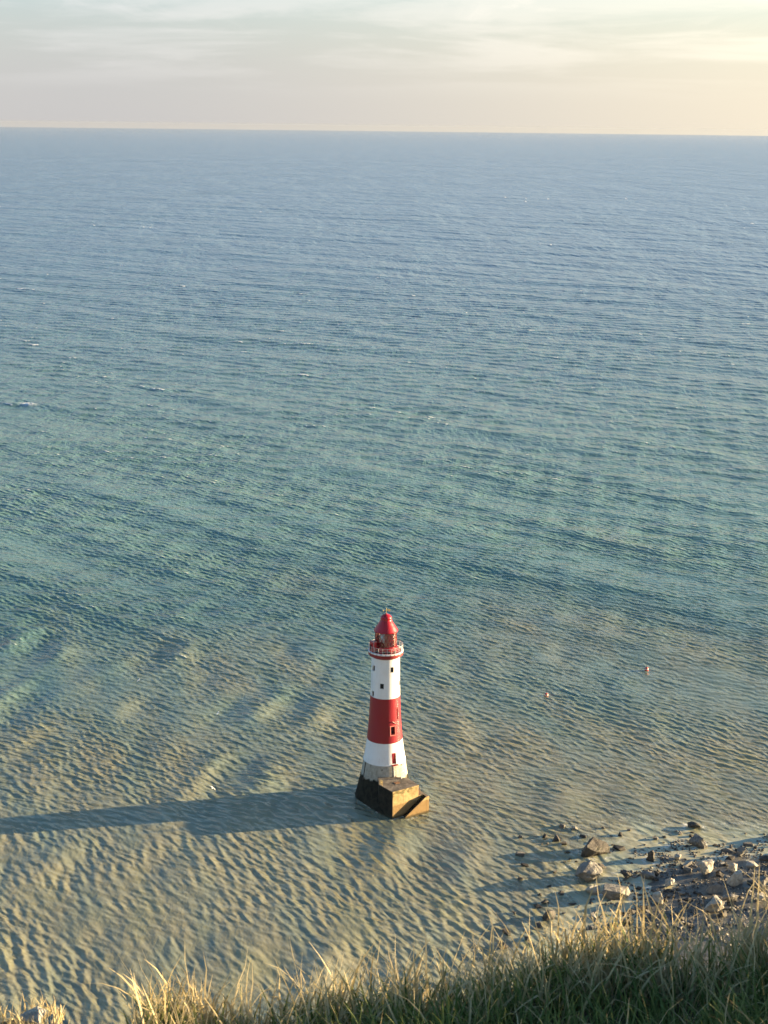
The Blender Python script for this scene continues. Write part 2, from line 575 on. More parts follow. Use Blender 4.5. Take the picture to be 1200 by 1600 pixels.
    bm_ = M.node('ShaderNodeMixShader')
    M.l.new(M.math('MULTIPLY', M.math('SUBTRACT', 1.0, fo), M.attr('clear')), bm_.inputs[0])
    M.l.new(body.outputs[0], bm_.inputs[1]); M.l.new(tr_.outputs[0], bm_.inputs[2])
    body = bm_
    mx = M.node('ShaderNodeMixShader')
    M.l.new(M.math('MULTIPLY', fr.outputs[0], M.math('SUBTRACT', 1.0, M.math('MULTIPLY', fo, 0.9))), mx.inputs[0])
    M.l.new(body.outputs[0], mx.inputs[1]); M.l.new(mir.outputs[0], mx.inputs[2])
    M.l.new(mx.outputs[0], M.out.inputs['Surface'])
    me.materials.append(M.m)
    o = bpy.data.objects.new('sea', me); COL.objects.link(o)
    tag(o, kind='structure')
    # suspended silt under the surface, in two veils
    rr = np.concatenate([np.arange(150, 420, 6.0), np.arange(420, 700, 20.0)])
    aa = np.linspace(-0.9, 0.9, 110)
    R2, A2 = np.meshgrid(rr, aa, indexing='ij')
    ri = np.clip(np.searchsorted(r, rr), 0, nr - 1); ai = np.clip(np.searchsorted(az, aa), 0, na - 1)
    c2 = col[np.ix_(ri, ai)].reshape(-1, 3)
    for dz, tr in ((-1.1, 0.5), (-2.5, 0.0)):
        S = Mat('silt_veil', rough=1.0, spec=0.0)
        S.set('Base Color', S.attr('water_color', 'Color'))
        S.b.inputs['Alpha'].default_value = 1.0 - tr
        so = grid_object('silt', R2 * np.sin(A2), R2 * np.cos(A2), np.full_like(R2, dz), S.m)
        at = so.data.attributes.new('water_color', 'FLOAT_COLOR', 'POINT')
        at.data.foreach_set('color', np.concatenate([c2, np.ones((len(c2), 1))], 1).astype(np.float32).ravel())
        tag(so, kind='structure')
    return o


make_sea()


# ------------------------------------------------------------------ cliff and beach
def make_beach():
    M = Mat('wet_beach', rough=0.38)
    P = M.pos()
    n1 = M.ramp(M.noise(P, 0.6, 6, 0.65), 0.35, 0.65)
    n2 = M.ramp(M.noise(P, 4.0, 4, 0.6), 0.3, 0.7)
    c = M.mix(n1, (0.07, 0.066, 0.054), (0.15, 0.138, 0.108))
    c = M.mix(M.math('MULTIPLY', n2, 0.35), c, (0.05, 0.05, 0.04))
    M.set('Base Color', c)
    M.set('Normal', M.bump(M.noise(P, 1.6, 6, 0.7), 0.3))
    xs = np.concatenate([np.linspace(-260, 10, 40), np.arange(12, 130, 0.9), np.linspace(132, 420, 30)])
    ys = np.concatenate([np.linspace(12, 205, 30), np.arange(207, 300, 0.9), np.linspace(302, 340, 8)])
    Y, X = np.meshgrid(ys, xs, indexing='ij')
    Z = beach_z(X, Y)
    return tag(grid_object('beach', X, Y, Z, M.m), kind='structure')


make_beach()


def make_cliff():
    M = Mat('chalk_and_turf', rough=0.9, spec=0.2)
    P = M.pos()
    nz = M.sep(M.node('ShaderNodeNewGeometry').outputs['True Normal'])[2]
    turf = M.ramp(M.math('ADD', nz, M.math('MULTIPLY', M.math('SUBTRACT', M.noise(P, 3.0, 5, 0.7), 0.5), 0.3)), 0.66, 0.84)
    soil = M.mix(M.ramp(M.noise(P, 9.0, 6, 0.7), 0.35, 0.65), (0.035, 0.032, 0.016), (0.12, 0.095, 0.05))
    chalk = M.mix(M.ramp(M.noise(M.mapped(P, (1, 1, 2.2)), 0.6, 7, 0.65), 0.3, 0.7), (0.36, 0.34, 0.29), (0.66, 0.64, 0.58))
    M.set('Base Color', M.mix(turf, chalk, soil))
    M.set('Normal', M.bump(M.noise(P, 6.0, 6, 0.7), 0.08))
    xs = np.concatenate([np.linspace(-220, -6, 46), np.arange(-5.6, 7.0, 0.09), np.linspace(7.4, 240, 48)])
    ds = np.concatenate([np.linspace(-70, -5, 14), np.arange(-4.6, 0.01, 0.1)])
    E = edge_y(xs)
    rows_x, rows_y, rows_z = [], [], []
    for d in ds:
        y = E + d
        rows_x.append(xs); rows_y.append(y); rows_z.append(top_z(xs, y))
    z0 = rows_z[-1]
    g = np.random.default_rng(9)
    for t in np.concatenate([[0.15, 0.35, 0.6, 1.0, 1.8, 3.2], np.linspace(6, 139, 30)]):
        out = 0.06 * min(t, 1.5) + 0.16 * t
        rough = 0.05 * np.sin(xs * 9 + t * 7) + 0.05 * np.sin(xs * 23 + t * 3) + min(t * 0.08, 2.5) * (np.sin(xs * 0.31 + t * 0.11) + 0.6 * np.sin(xs * 0.77 - t * 0.23))
        rows_x.append(xs); rows_y.append(E + out + rough * min(1, t * 2)); rows_z.append(np.maximum(z0 - t, -1.5))
    return tag(grid_object('cliff', np.array(rows_x), np.array(rows_y), np.array(rows_z), M.m), kind='structure')


make_cliff()

# ------------------------------------------------------------------ sea air
hz_m = bpy.data.materials.new('sea_air'); hz_m.use_nodes = True
hz_m.node_tree.nodes.clear()
hz_o = hz_m.node_tree.nodes.new('ShaderNodeOutputMaterial')
hz_v = hz_m.node_tree.nodes.new('ShaderNodeVolumePrincipled')
hz_v.inputs['Color'].default_value = (0.36, 0.40, 0.46, 1)
hz_v.inputs['Density'].default_value = 1.3e-5
hz_v.inputs['Anisotropy'].default_value = 0.2
hz_m.node_tree.links.new(hz_v.outputs[0], hz_o.inputs['Volume'])
hz = MB(); hz.box((0, 0, 71), (41500, 41500, 75))
tag(hz.build('haze', hz_m), kind='stuff')

# ------------------------------------------------------------------ lighthouse
LX, LY = 0.70, 302.38


def paint(name, base, worn, rough=0.42, streak=0.25):
    M = Mat(name, rough=rough)
    P = M.pos()
    s1 = M.ramp(M.noise(M.mapped(P, (1.6, 1.6, 0.10)), 1.0, 6, 0.65), 0.50, 0.78)
    s2 = M.ramp(M.noise(P, 0.45, 5, 0.6), 0.35, 0.75)
    c = M.mix(M.math('MULTIPLY', M.math('MAXIMUM', s1, M.math('MULTIPLY', s2, 0.4)), streak), base, worn)
    rz = M.sep(P)[2]
    s3 = M.ramp(M.noise(M.mapped(P, (2.6, 2.6, 0.12)), 1.0, 5, 0.7), 0.56, 0.72)
    run = M.math('MULTIPLY', s3, M.math('MAXIMUM', M.ramp(rz, 27.5, 31.5), M.math('SUBTRACT', 1.0, M.ramp(rz, 8.6, 10.5))))
    M.set('Base Color', M.mix(M.math('MULTIPLY', run, 0.45), c, tuple(0.55 * v + 0.02 for v in worn)))
    M.set('Normal', M.bump(M.noise(P, 2.5, 5, 0.6), 0.02))
    return M.m


m_white = paint('white_paint', (0.80, 0.80, 0.78), (0.50, 0.44, 0.33), streak=0.38)
m_red = paint('red_paint', (0.27, 0.004, 0.014), (0.20, 0.014, 0.018), 0.45, 0.5)
m_dome = paint('dome_red_paint', (0.36, 0.005, 0.013), (0.26, 0.012, 0.016), 0.36, 0.4)
m_trim = Mat('dark_red_trim', (0.22, 0.010, 0.014), 0.5).m
m_dark = Mat('dark_recess', (0.012, 0.013, 0.015), 0.5).m
m_iron = Mat('black_iron', (0.025, 0.024, 0.024), 0.5).m
m_steel = Mat('galvanised_rail', (0.62, 0.60, 0.56), 0.45, 0.2).m
m_gold = Mat('gilded_metal', (0.95, 0.72, 0.32), 0.28, 0.85).m
m_rust = Mat('rusty_iron', (0.19, 0.09, 0.035), 0.75).m
m_lens = Mat('lens_glass', (0.75, 0.80, 0.80), 0.12).m
m_pane_dark = Mat('window_glass', (0.012, 0.015, 0.02), 0.25, spec=0.25).m
m_blind = Mat('red_blind', (0.62, 0.27, 0.23), 0.8).m
m_deckwhite = Mat('gallery_white', (0.76, 0.74, 0.70), 0.5).m
m_frame = Mat('pale_red_frame', (0.55, 0.16, 0.13), 0.55).m


def thin_glass():
    M = Mat('lantern_glass')
    M.n.remove(M.b)
    tr = M.node('ShaderNodeBsdfTransparent'); tr.inputs[0].default_value = (0.9, 0.93, 0.92, 1)
    gl = M.node('ShaderNodeBsdfGlossy'); gl.inputs['Roughness'].default_value = 0.04
    fr = M.node('ShaderNodeFresnel'); fr.inputs[0].default_value = 1.5
    mx = M.node('ShaderNodeMixShader')
    M.l.new(M.math('MINIMUM', M.math('MULTIPLY', fr.outputs[0], 1.6), 1.0), mx.inputs[0])
    M.l.new(tr.outputs[0], mx.inputs[1]); M.l.new(gl.outputs[0], mx.inputs[2])
    M.l.new(mx.outputs[0], M.out.inputs['Surface'])
    return M.m


m_glass = thin_glass()


def granite():
    M = Mat('granite_courses', rough=0.9, spec=0.12)
    P = M.pos()
    z = M.sep(P)[2]
    n1 = M.ramp(M.noise(P, 1.6, 6, 0.65), 0.3, 0.7)
    c = M.mix(n1, (0.34, 0.315, 0.255), (0.50, 0.46, 0.37))
    st = M.ramp(M.noise(M.mapped(P, (1.3, 1.3, 0.14)), 1.0, 6, 0.7), 0.50, 0.72)
    c = M.mix(M.math('MULTIPLY', st, 0.55), c, (0.13, 0.115, 0.08))
    # weed line
    zz = M.math('ADD', z, M.math('MULTIPLY', M.math('SUBTRACT', M.noise(M.mapped(P, (0.9, 0.9, 0.25)), 0.8, 6, 0.65), 0.5), 2.2))
    wd = M.math('SUBTRACT', 1.0, M.ramp(zz, 4.75, 5.15))
    weed = M.mix(M.ramp(M.noise(P, 0.9, 6, 0.7), 0.35, 0.62), (0.006, 0.007, 0.006), (0.026, 0.026, 0.018))
    c = M.mix(wd, c, weed)
    M.set('Base Color', c)
    M.set('Normal', M.bump(M.noise(P, 3.0, 6, 0.7), 0.05))
    return M.m


m_granite = granite()


def block_mat():
    M = Mat('landing_concrete', rough=0.9, spec=0.15)
    P = M.pos()
    z = M.sep(P)[2]
    n1 = M.ramp(M.noise(P, 0.9, 7, 0.68), 0.3, 0.7)
    c = M.mix(n1, (0.31, 0.220, 0.10), (0.50, 0.365, 0.175))
    lw = M.math('ADD', z, M.math('MULTIPLY', M.math('SUBTRACT', M.noise(M.mapped(P, (0.6, 0.6, 0.4)), 0.7, 5, 0.6), 0.5), 1.6))
    low = M.math('SUBTRACT', 1.0, M.ramp(lw, 2.6, 3.0))
    c = M.mix(M.math('MULTIPLY', low, 0.75), c, (0.21, 0.130, 0.055))
    green = M.ramp(M.noise(M.mapped(P, (0.8, 0.8, 1.5)), 0.8, 6, 0.7), 0.47, 0.60)
    c = M.mix(M.math('MULTIPLY', M.math('MULTIPLY', green, M.ramp(z, 3.8, 5.4)), 0.75), c, (0.075, 0.075, 0.028))
    run = M.ramp(M.noise(M.mapped(P, (1.7, 1.7, 0.10)), 1.0, 6, 0.7), 0.55, 0.72)
    c = M.mix(M.math('MULTIPLY', run, 0.5), c, (0.07, 0.06, 0.04))
    nz = M.sep(M.node('ShaderNodeNewGeometry').outputs['True Normal'])
    # low sun's dimness painted into the brown deck, shade into the black left side
    top = M.ramp(nz[2], 0.7, 0.9)
    tc = M.mix(M.ramp(M.noise(P, 0.7, 7, 0.7), 0.35, 0.65), (0.10, 0.085, 0.065), (0.24, 0.20, 0.15))
    c = M.mix(top, c, tc)
    px, py_, pz = M.sep(P)
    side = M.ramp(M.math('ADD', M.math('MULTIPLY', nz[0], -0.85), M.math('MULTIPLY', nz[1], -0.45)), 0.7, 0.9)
    side_shade = M.mix(M.ramp(M.noise(P, 0.8, 6, 0.7), 0.35, 0.65), (0.007, 0.008, 0.007), (0.03, 0.028, 0.02))
    c = M.mix(side, c, side_shade)
    tide = M.math('SUBTRACT', 1.0, M.ramp(z, 0.2, 0.7))
    c = M.mix(M.math('MULTIPLY', tide, 0.8), c, (0.03, 0.03, 0.018))
    M.set('Base Color', c)
    M.set('Normal', M.bump(M.noise(P, 2.2, 6, 0.7), 0.08))
    return M.m


m_block = block_mat()

_w = Mat('shaded_steps', (0.018, 0.017, 0.011), 0.9, spec=0.1)  # shade of the steps is put into this near-black colour
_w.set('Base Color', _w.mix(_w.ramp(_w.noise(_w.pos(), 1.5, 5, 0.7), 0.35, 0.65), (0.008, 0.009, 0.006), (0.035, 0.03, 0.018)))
m_step_shade = _w.m

lighthouse = thing('lighthouse', 'red and white banded lighthouse standing in the shallows on a dark plinth', 'lighthouse', (LX, LY, 0))

PROF = [(-2.5, 6.6), (0.0, 6.02), (1.5, 5.66), (3.6, 5.20), (6.0, 4.76), (8.39, 4.42), (10.5, 4.06), (12.98, 3.74), (17.5, 3.36), (22.63, 3.11), (26.5, 3.00), (30.4, 2.95), (32.2, 2.93)]


def rad(z):
    for (z0, r0), (z1, r1) in zip(PROF, PROF[1:]):
        if z <= z1:
            t = (z - z0) / (z1 - z0)
            return r0 + (r1 - r0) * t
    return PROF[-1][1]


def on(theta, z, dr=0.0):
    """a point on the tower: theta in degrees clockwise to the right of the side facing the cliff"""
    a = R_(theta); r = rad(z) + dr
    return Vector((r * math.sin(a), -r * math.cos(a), z))


def shaft(name, z0, z1, mat, openings=(), groove=None, dz=0.7):
    """a band of the tower with real openings: (theta, width, z_low, z_high, depth)"""
    ths = set(round(360.0 * i / 72, 4) for i in range(72)); zs = set()
    z = z0
    while z < z1 - 0.05:
        zs.add(round(z, 4)); z += dz
    zs.add(round(z1, 4))
    for (t, w, a, b, d) in openings:
        hw = math.degrees(w / 2 / rad((a + b) / 2))
        for e in (t - hw, t + hw):
            ths = set(q for q in ths if abs((q - e + 180) % 360 - 180) > 1.2); ths.add(round(e % 360, 4))
        zs = set(q for q in zs if min(abs(q - a), abs(q - b)) > 0.12 or q in (z0, z1)); zs |= {round(a, 4), round(b, 4)}
    ths, zs = sorted(ths), sorted(zs)
    mb = MB(); n = len(ths)
    gz = lambda zz: 0.0
    for z in zs:
        for t in ths:
            mb.v.append(tuple(on(t, z)))

    def inside(t, z):
        for (ot, w, a, b, d) in openings:
            hw = math.degrees(w / 2 / rad((a + b) / 2))
            if abs((t - ot + 180) % 360 - 180) < hw and a < z < b:
                return True
        return False
    for k in range(len(zs) - 1):
        for i in range(n):
            j = (i + 1) % n
            tm = ths[i] + ((ths[j] - ths[i]) % 360) / 2
            if inside(tm, (zs[k] + zs[k + 1]) / 2):
                continue
            mb.f.append((k * n + i, k * n + j, (k + 1) * n + j, (k + 1) * n + i)); mb.m.append(0)
    for (t, w, a, b, d) in openings:                       # reveals
        hw = math.degrees(w / 2 / rad((a + b) / 2))
        L, Rr = t - hw, t + hw
        dn = Vector((math.sin(R_(t)), -math.cos(R_(t)), 0)) * -d
        ring = [on(L, a), on(Rr, a), on(Rr, b), on(L, b)]
        for i in range(4):
            p, q = ring[i], ring[(i + 1) % 4]
            mb.poly([p, q, q + dn, p + dn])
    o = mb.build(name, mat, lighthouse, smooth=True)
    return o


def window(theta, w, z0, z1, depth, frame_mat, proud=False, bars=True):
    """frame, glazing bar and dark pane set back in the reveal"""
    zc = (z0 + z1) / 2
    c = on(theta, zc); nrm = Vector((math.sin(R_(theta)), -math.cos(R_(theta)), 0)); tan = Vector((math.cos(R_(theta)), math.sin(R_(theta)), 0))
    slope = (on(theta, z1) - on(theta, z0)).normalized()
    mb = MB(); t = 0.055
    base = c - nrm * (depth - 0.06)
    h = (z1 - z0) / 2
    for s in (-1, 1):
        mb.box(base + tan * s * (w / 2 - t), (t, 0.04, h), tan, nrm, slope)
        mb.box(base + slope * s * (h - t), (w / 2 - 2 * t - 0.002, 0.038, t), tan, nrm, slope)
    if bars:
        mb.box(base, (w / 2 - 2 * t - 0.004, 0.03, 0.03), tan, nrm, slope)
    f = mb.build('window', frame_mat, lighthouse)
    pm = MB(); pm.box(base - nrm * 0.03, (w / 2, 0.012, h), tan, nrm, slope)
    pm.build('pane', m_pane_dark, f)
    if proud:
        sb = MB(); tt = 0.09
        b2 = c + nrm * 0.05
        for s in (-1, 1):
            sb.box(b2 + tan * s * (w / 2 + tt), (tt, 0.09, h + 2 * tt), tan, nrm, slope)
            sb.box(b2 + slope * s * (h + tt), (w / 2 - 0.002, 0.088, tt), tan, nrm, slope)
        sb.build('surround', m_frame, f)
    return f


W_UP = [(-56, 0.80, 28.35, 29.55, 0.35), (28, 0.74, 28.35, 29.55, 0.35), (118, 0.74, 28.35, 29.55, 0.35),
        (-14, 0.82, 24.85, 26.0, 0.35), (76, 0.82, 24.85, 26.0, 0.35), (-57, 0.74, 22.75, 23.95, 0.35)]
W_RED = [(28, 0.98, 14.85, 16.65, 0.35)]
DOOR = (29, 0.98, 8.55, 10.9, 0.30)
shaft('upper_white_band', 22.63, 32.2, m_white, W_UP)
shaft('red_band', 12.98, 22.63, m_red, W_RED)
shaft('lower_white_band', 8.39, 12.98, m_white, [DOOR])
for (t, w, a, b, d) in W_UP:
    window(t, w, a, b, d, m_iron)
window(28, 0.98, 14.85, 16.65, 0.35, m_red, proud=True)

# chevron hood over the red window, conduit with brackets
hood = MB()
for s, (ta, za), (tb, zb) in ((0, (12, 17.35), (27, 17.72)), (1, (27, 17.72), (41, 17.12))):
    hood.tube(on(ta, za, 0.10), on(tb, zb, 0.10), 0.075, 6)
hood.build('hood_mould', m_trim, lighthouse)
cd = MB()
cd.tube(on(52, 18.0, 0.10), on(52, 20.4, 0.10), 0.07, 6)
for z in (18.0, 20.4):
    cd.tube(on(44, z, 0.08), on(60, z, 0.08), 0.05, 6)
cd.build('conduit', m_trim, lighthouse)

# door, its frame and the steps of the ladder below it
dn = Vector((math.sin(R_(29)), -math.cos(R_(29)), 0)); dt = Vector((math.cos(R_(29)), math.sin(R_(29)), 0))
dc = on(29, 9.72)
dm = MB(); dm.box(dc - dn * 0.26, (0.48, 0.05, 1.17), dt, dn)
door = dm.build('door', m_red, lighthouse)
dm = MB()
for s in (-1, 1):
    dm.box(dc - dn * 0.20 + dt * s * 0.24, (0.17, 0.02, 0.42), dt, dn)
    dm.box(dc - dn * 0.20 + dt * s * 0.24 + Vector((0, 0, 0.0)), (0.02, 0.03, 0.98), dt, dn)
dm.build('door_panel', m_trim, door)
dm = MB(); dm.tube(dc - dn * 0.16 + dt * 0.36, dc - dn * 0.16 + dt * 0.36 + Vector((0, 0, 0.18)), 0.03, 6)
dm.build('handle', m_gold, door)
sl = MB(); sl.box(on(29, 8.46) + dn * 0.18, (0.72, 0.34, 0.07), dt, dn)
sl.build('door_sill', m_trim, lighthouse)
lad = MB()
for s in (-1, 1):
    lad.tube(on(29, 8.3, 0.22) + dt * s * 0.36, on(29, 6.0, 0.25) + dt * s * 0.36, 0.05, 6)
ladder = lad.build('ladder', m_gold if False else m_steel, lighthouse)
for i in range(9):
    z = 6.15 + i * 0.27
    rg = MB(); rg.tube(on(29, z, 0.24) - dt * 0.36, on(29, z, 0.24) + dt * 0.36, 0.045, 6)
    rg.build('rung', m_steel, ladder)

# granite foot of the tower: courses with recessed joints
gm = MB(); prof = [(rad(8.39) - 0.02, 8.39)]
z = 8.36
while z > 4.9:
    h = 0.56
    prof += [(rad(z), z), (rad(z - h) + 0.0, z - h + 0.05), (rad(z - h) - 0.06, z - h + 0.04), (rad(z - h) - 0.06, z - h)]
    z -= h
prof += [(rad(z), z), (rad(4.0), 4.0)]
gm.lathe(prof, 96)
# vertical joints stand as shallow raised faces between the courses
gm.build('granite_base', m_granite, lighthouse, smooth=True)
cp = MB(); cp.lathe([(rad(8.39) - 0.1, 8.44), (rad(8.39) + 0.07, 8.42), (rad(8.39) + 0.07, 8.30), (rad(8.3) - 0.05, 8.28)], 96)
cp.build('string_course', m_white, lighthouse, smooth=True)
pp = MB()
for a, b in ((8.3, 6.4), (6.4, 4.4)):
    pp.tube(on(-61, a, 0.08), on(-61, b, 0.10), 0.07, 6)
pp.build('drain_pipe', m_iron, lighthouse)
for a, z in ((-6, 7.5), (52, 8.0)):
    vt = MB(); vt.box(on(a, z, -0.02), (0.12, 0.08, 0.12)); vt.build('vent', m_iron, lighthouse)

# landing block on the cliff side
BT = Vector((0.829, 0.559, 0)); BN = Vector((0.559, -0.829, 0))
FC = Vector((1.74, -12.08, 0))
RC = FC + BT * 6.5


def hull2(pts):
    pts = sorted(set(pts))
    def half(ps):
        o = []
        for p in ps:
            while len(o) > 1 and (o[-1][0] - o[-2][0]) * (p[1] - o[-2][1]) - (o[-1][1] - o[-2][1]) * (p[0] - o[-2][0]) <= 0:
                o.pop()
            o.append(p)
        return o[:-1]
    return half(pts) + half(pts[::-1])


foot_pts = [(6.15 * math.cos(a), 6.15 * math.sin(a)) for a in np.linspace(0, 2 * math.pi, 60, endpoint=False)] + [(-1.05, -9.35), (0.2, -10.4), (2.2, -10.6), (5.5, -8.0)]
HL = hull2(foot_pts)


def hull_r(a):
    dx, dy = math.sin(a), -math.cos(a); best = 6.0
    for i in range(len(HL)):
        (x1, y1), (x2, y2) = HL[i], HL[(i + 1) % len(HL)]
        ex, ey = x2 - x1, y2 - y1
        den = dx * ey - dy * ex
        if abs(den) < 1e-9:
            continue
        t = (x1 * ey - y1 * ex) / den; s = (x1 * dy - y1 * dx) / den
        if t > 0 and -1e-6 <= s <= 1 + 1e-6:
            best = max(best, t)
    return best


pl = MB(); N = 96; levels = [(-2.0, 1.12, 0), (0.0, 1.0, 0), (1.2, 0.86, 0), (2.4, 0.66, 0), (3.4, 0.42, 0), (4.3, 0.17, 0), (4.95, 0.0, 0.045)]
for (z, t, e) in levels:
    for i in range(N):
        a = 2 * math.pi * i / N
        r = rad(max(z, 0)) + e
        rr = r + max(0.0, hull_r(a) - rad(0)) * t + 0.05
        rr += 0.10 * mnoise.noise(Vector((math.sin(a) * 3, math.cos(a) * 3, z * 0.8))) * (z < 4.5)
        pl.v.append((rr * math.sin(a), -rr * math.cos(a), z))
for k in range(len(levels) - 1):
    for i in range(N):
        j = (i + 1) % N
        pl.f.append((k * N + i, k * N + j, (k + 1) * N + j, (k + 1) * N + i)); pl.m.append(0)
pl.build('plinth', m_granite, lighthouse, smooth=True)

bk = MB()
poly = [FC, RC, RC - BN * 4.3 + BT * 0.0, RC - BN * 5.8 - BT * 1.6, Vector((2.0, -2.5, 0)), Vector((-1.35, -4.2, 0)), Vector((-1.08, -8.5, 0))]
bk.prism([(p.x, p.y) for p in poly], -2.0, 5.80)
block = bk.build('landing_block', m_block, lighthouse, bevel=0.06)
cap = MB()
cen = sum(poly, Vector()) / len(poly)
cap.prism([((p.x - cen.x) * 1.012 + cen.x, (p.y - cen.y) * 1.012 + cen.y) for p in poly], 5.803, 6.02)
cap.build('deck_slab', m_block, block, bevel=0.04)

# stair against the lit face: a sloping wedge with steps, and a low landing past the corner
O0 = FC + BN * 0.004
ST0, ST1, ST2, SW, SH = 2.35, 7.55, 8.75, 1.15, 3.65
stp = MB(); ns = 14
pts = [(ST0, -2.0), (ST1, -2.0), (ST1, SH)]
for i in range(ns):
    t1 = ST1 - (ST1 - ST0) * i / ns; t2 = ST1 - (ST1 - ST0) * (i + 1) / ns
    zz = SH * (1 - (i + 1) / ns)
    pts += [(t1, zz), (t2, zz)]
pts = pts[:-1] + [(ST0, 0.0)]
seq = []
for p in pts:
    if not seq or abs(p[0] - seq[-1][0]) + abs(p[1] - seq[-1][1]) > 1e-6:
        seq.append(p)
fr = [O0 + BT * a + Vector((0, 0, b)) for a, b in seq]
bkp = [p + BN * SW for p in fr]
stp.poly(fr[::-1]); stp.poly(bkp)
for i in range(len(fr)):
    j = (i + 1) % len(fr)
    stp.poly([fr[i], fr[j], bkp[j], bkp[i]])
stairs = stp.build('stair', m_step_shade, lighthouse)
pb = MB()                                                         # low parapet along the outer edge of the steps
qa = [(ST0, -2.0), (ST1, -2.0), (ST1, SH + 0.02), (ST0, 0.35)]
A_ = [O0 + BT * a + BN * SW * 1.003 + Vector((0, 0, b)) for a, b in qa]; B_ = [p + BN * 0.20 for p in A_]
pb.poly(A_[::-1]); pb.poly(B_)
for i in range(4):
    pb.poly([A_[i], A_[(i + 1) % 4], B_[(i + 1) % 4], B_[i]])
pb.build('parapet', m_block, stairs)
he = MB()
h0 = O0 + BT * (ST1 + 0.003)
he.prism([(q.x, q.y) for q in (h0, h0 + BN * (SW + 0.2), h0 + BN * (SW + 0.2) + BT * 0.7, h0 + BT * 0.7)], -2.0, SH + 0.02)
he.build('stair_head', m_block, stairs, bevel=0.05)
lp = MB()
l0 = RC + BT * 0.004
lp.prism([((l0 + q).x, (l0 + q).y) for q in (Vector(), BT * 1.75, BT * 1.75 - BN * 3.4, -BN * 3.6)], -2.0, SH - 0.02)
lp.build('lower_landing', m_block, stairs, bevel=0.05)
rl = MB()                                                         # rails at the head of the steps and the left corner
def rail_run(mb, a, b, n, h=1.1, r=0.035):
    for i in range(n + 1):
        p = a.lerp(b, i / n); mb.tube(p, p + Vector((0, 0, h)), r, 6)
    for k in (0.55, 1.0):
        mb.tube(a + Vector((0, 0, h * k)), b + Vector((0, 0, h * k)), r * 0.85, 6)
zt = Vector((0, 0, 6.0))
rail_run(rl, Vector((-0.85, -8.5, 6.0)), Vector((-0.35, -9.15, 6.0)), 2, 1.15, 0.06)
rl.build('handrail', m_gold, lighthouse)
rl = MB()
rail_run(rl, RC + BT * 0.5 - BN * 0.3 + Vector((0, 0, SH)), RC + BT * 0.5 - BN * 2.2 + Vector((0, 0, SH)), 2, 1.3, 0.05)
rl.build('handrail', m_rust, lighthouse)
bo = MB(); bo.tube(RC - BN * 4.6 - BT * 1.2 + zt, RC - BN * 4.6 - BT * 1.2 + zt + Vector((0, 0, 0.55)), 0.14, 8)
bo.build('bollard', m_deckwhite, lighthouse)
ht = MB(); ht.prism([((Vector((2.4, -8.2, 0)) + q).x, (Vector((2.4, -8.2, 0)) + q).y) for q in (Vector(), BT * 1.1, BT * 1.1 - BN * 0.8, -BN * 0.8)], 6.023, 6.10)
ht.build('hatch', m_rust, lighthouse)

# gallery
GZ = 32.2
ga = MB(); ga.lathe([(2.9, 31.15), (3.05, 31.3), (3.32, 31.52), (3.56, 31.58), (3.62, 31.64), (3.62, 32.24), (3.40, 32.26)], 96)
ga.build('gallery_cornice', m_trim, lighthouse, smooth=True)
gd = MB(); gd.lathe([(3.42, 32.265), (3.66, 32.265), (3.68, 32.29), (3.68, 32.50), (3.64, 32.53), (3.30, 32.53)], 96)
gallery = gd.build('gallery_edge', m_deckwhite, lighthouse, smooth=True)
gf = MB(); gf.lathe([(3.31, 32.50), (0.5, 32.50)], 72); gf.build('gallery_floor', m_red, lighthouse)
for i in range(24):
    sc_ = MB()
    a = 360 / 24 * i
    p = Vector((3.69 * math.sin(R_(a)), -3.69 * math.cos(R_(a)), 32.40)); nn = Vector((math.sin(R_(a)), -math.cos(R_(a)), 0))
    sc_.box(p, (0.09, 0.03, 0.07), Vector((nn.y, -nn.x, 0)), nn)
    sc_.build('scupper', m_iron, gallery)
rail = None
for z, rr in ((33.75, 0.032), (33.4, 0.02), (33.05, 0.02)):
    rm = MB()
    for i in range(72):
        a, b = R_(5 * i), R_(5 * (i + 1))
        rm.tube((3.56 * math.sin(a), -3.56 * math.cos(a), z), (3.56 * math.sin(b), -3.56 * math.cos(b), z), rr, 5)
    o = rm.build('gallery_rail' if rail is None else 'rail_bar', m_steel, rail or lighthouse, smooth=True)
    rail = rail or o
for i in range(24):
    a = R_(15 * i + 5)
    q = MB(); q.tube((3.56 * math.sin(a), -3.56 * math.cos(a), 32.53), (3.56 * math.sin(a), -3.56 * math.cos(a), 33.78), 0.034, 6)
    q.build('post', m_steel, rail)

# lantern: red lower wall, helical glazing bars, panes, blind and lens
LR = 2.20; LZ0, LZ1 = 33.55, 36.62
mu = MB(); mu.lathe([(2.34, 32.50), (2.34, 33.40), (2.42, 33.43), (2.42, 33.55), (2.0, 33.56)], 64)
mu.build('lantern_wall', m_dome, lighthouse, smooth=True)
gp = MB(); gp.lathe([(LR, LZ0), (LR, LZ1)], 48)
glz = gp.build('lantern_glazing', m_glass, lighthouse, smooth=True)
nb_ = 16
for sgn in (-1, 1):
    for i in range(nb_):
        q = MB(); prev = None
        for k in range(9):
            a = 2 * math.pi * i / nb_ + sgn * 2 * math.pi / nb_ * 2.0 * k / 8
            z = LZ0 + (LZ1 - LZ0) * k / 8
            p = Vector((LR * 1.012 * math.sin(a), -LR * 1.012 * math.cos(a), z))
            if prev is not None:
                q.tube(prev, p, 0.046, 5)
            prev = p
        q.build('glazing_bar', m_trim, glz)
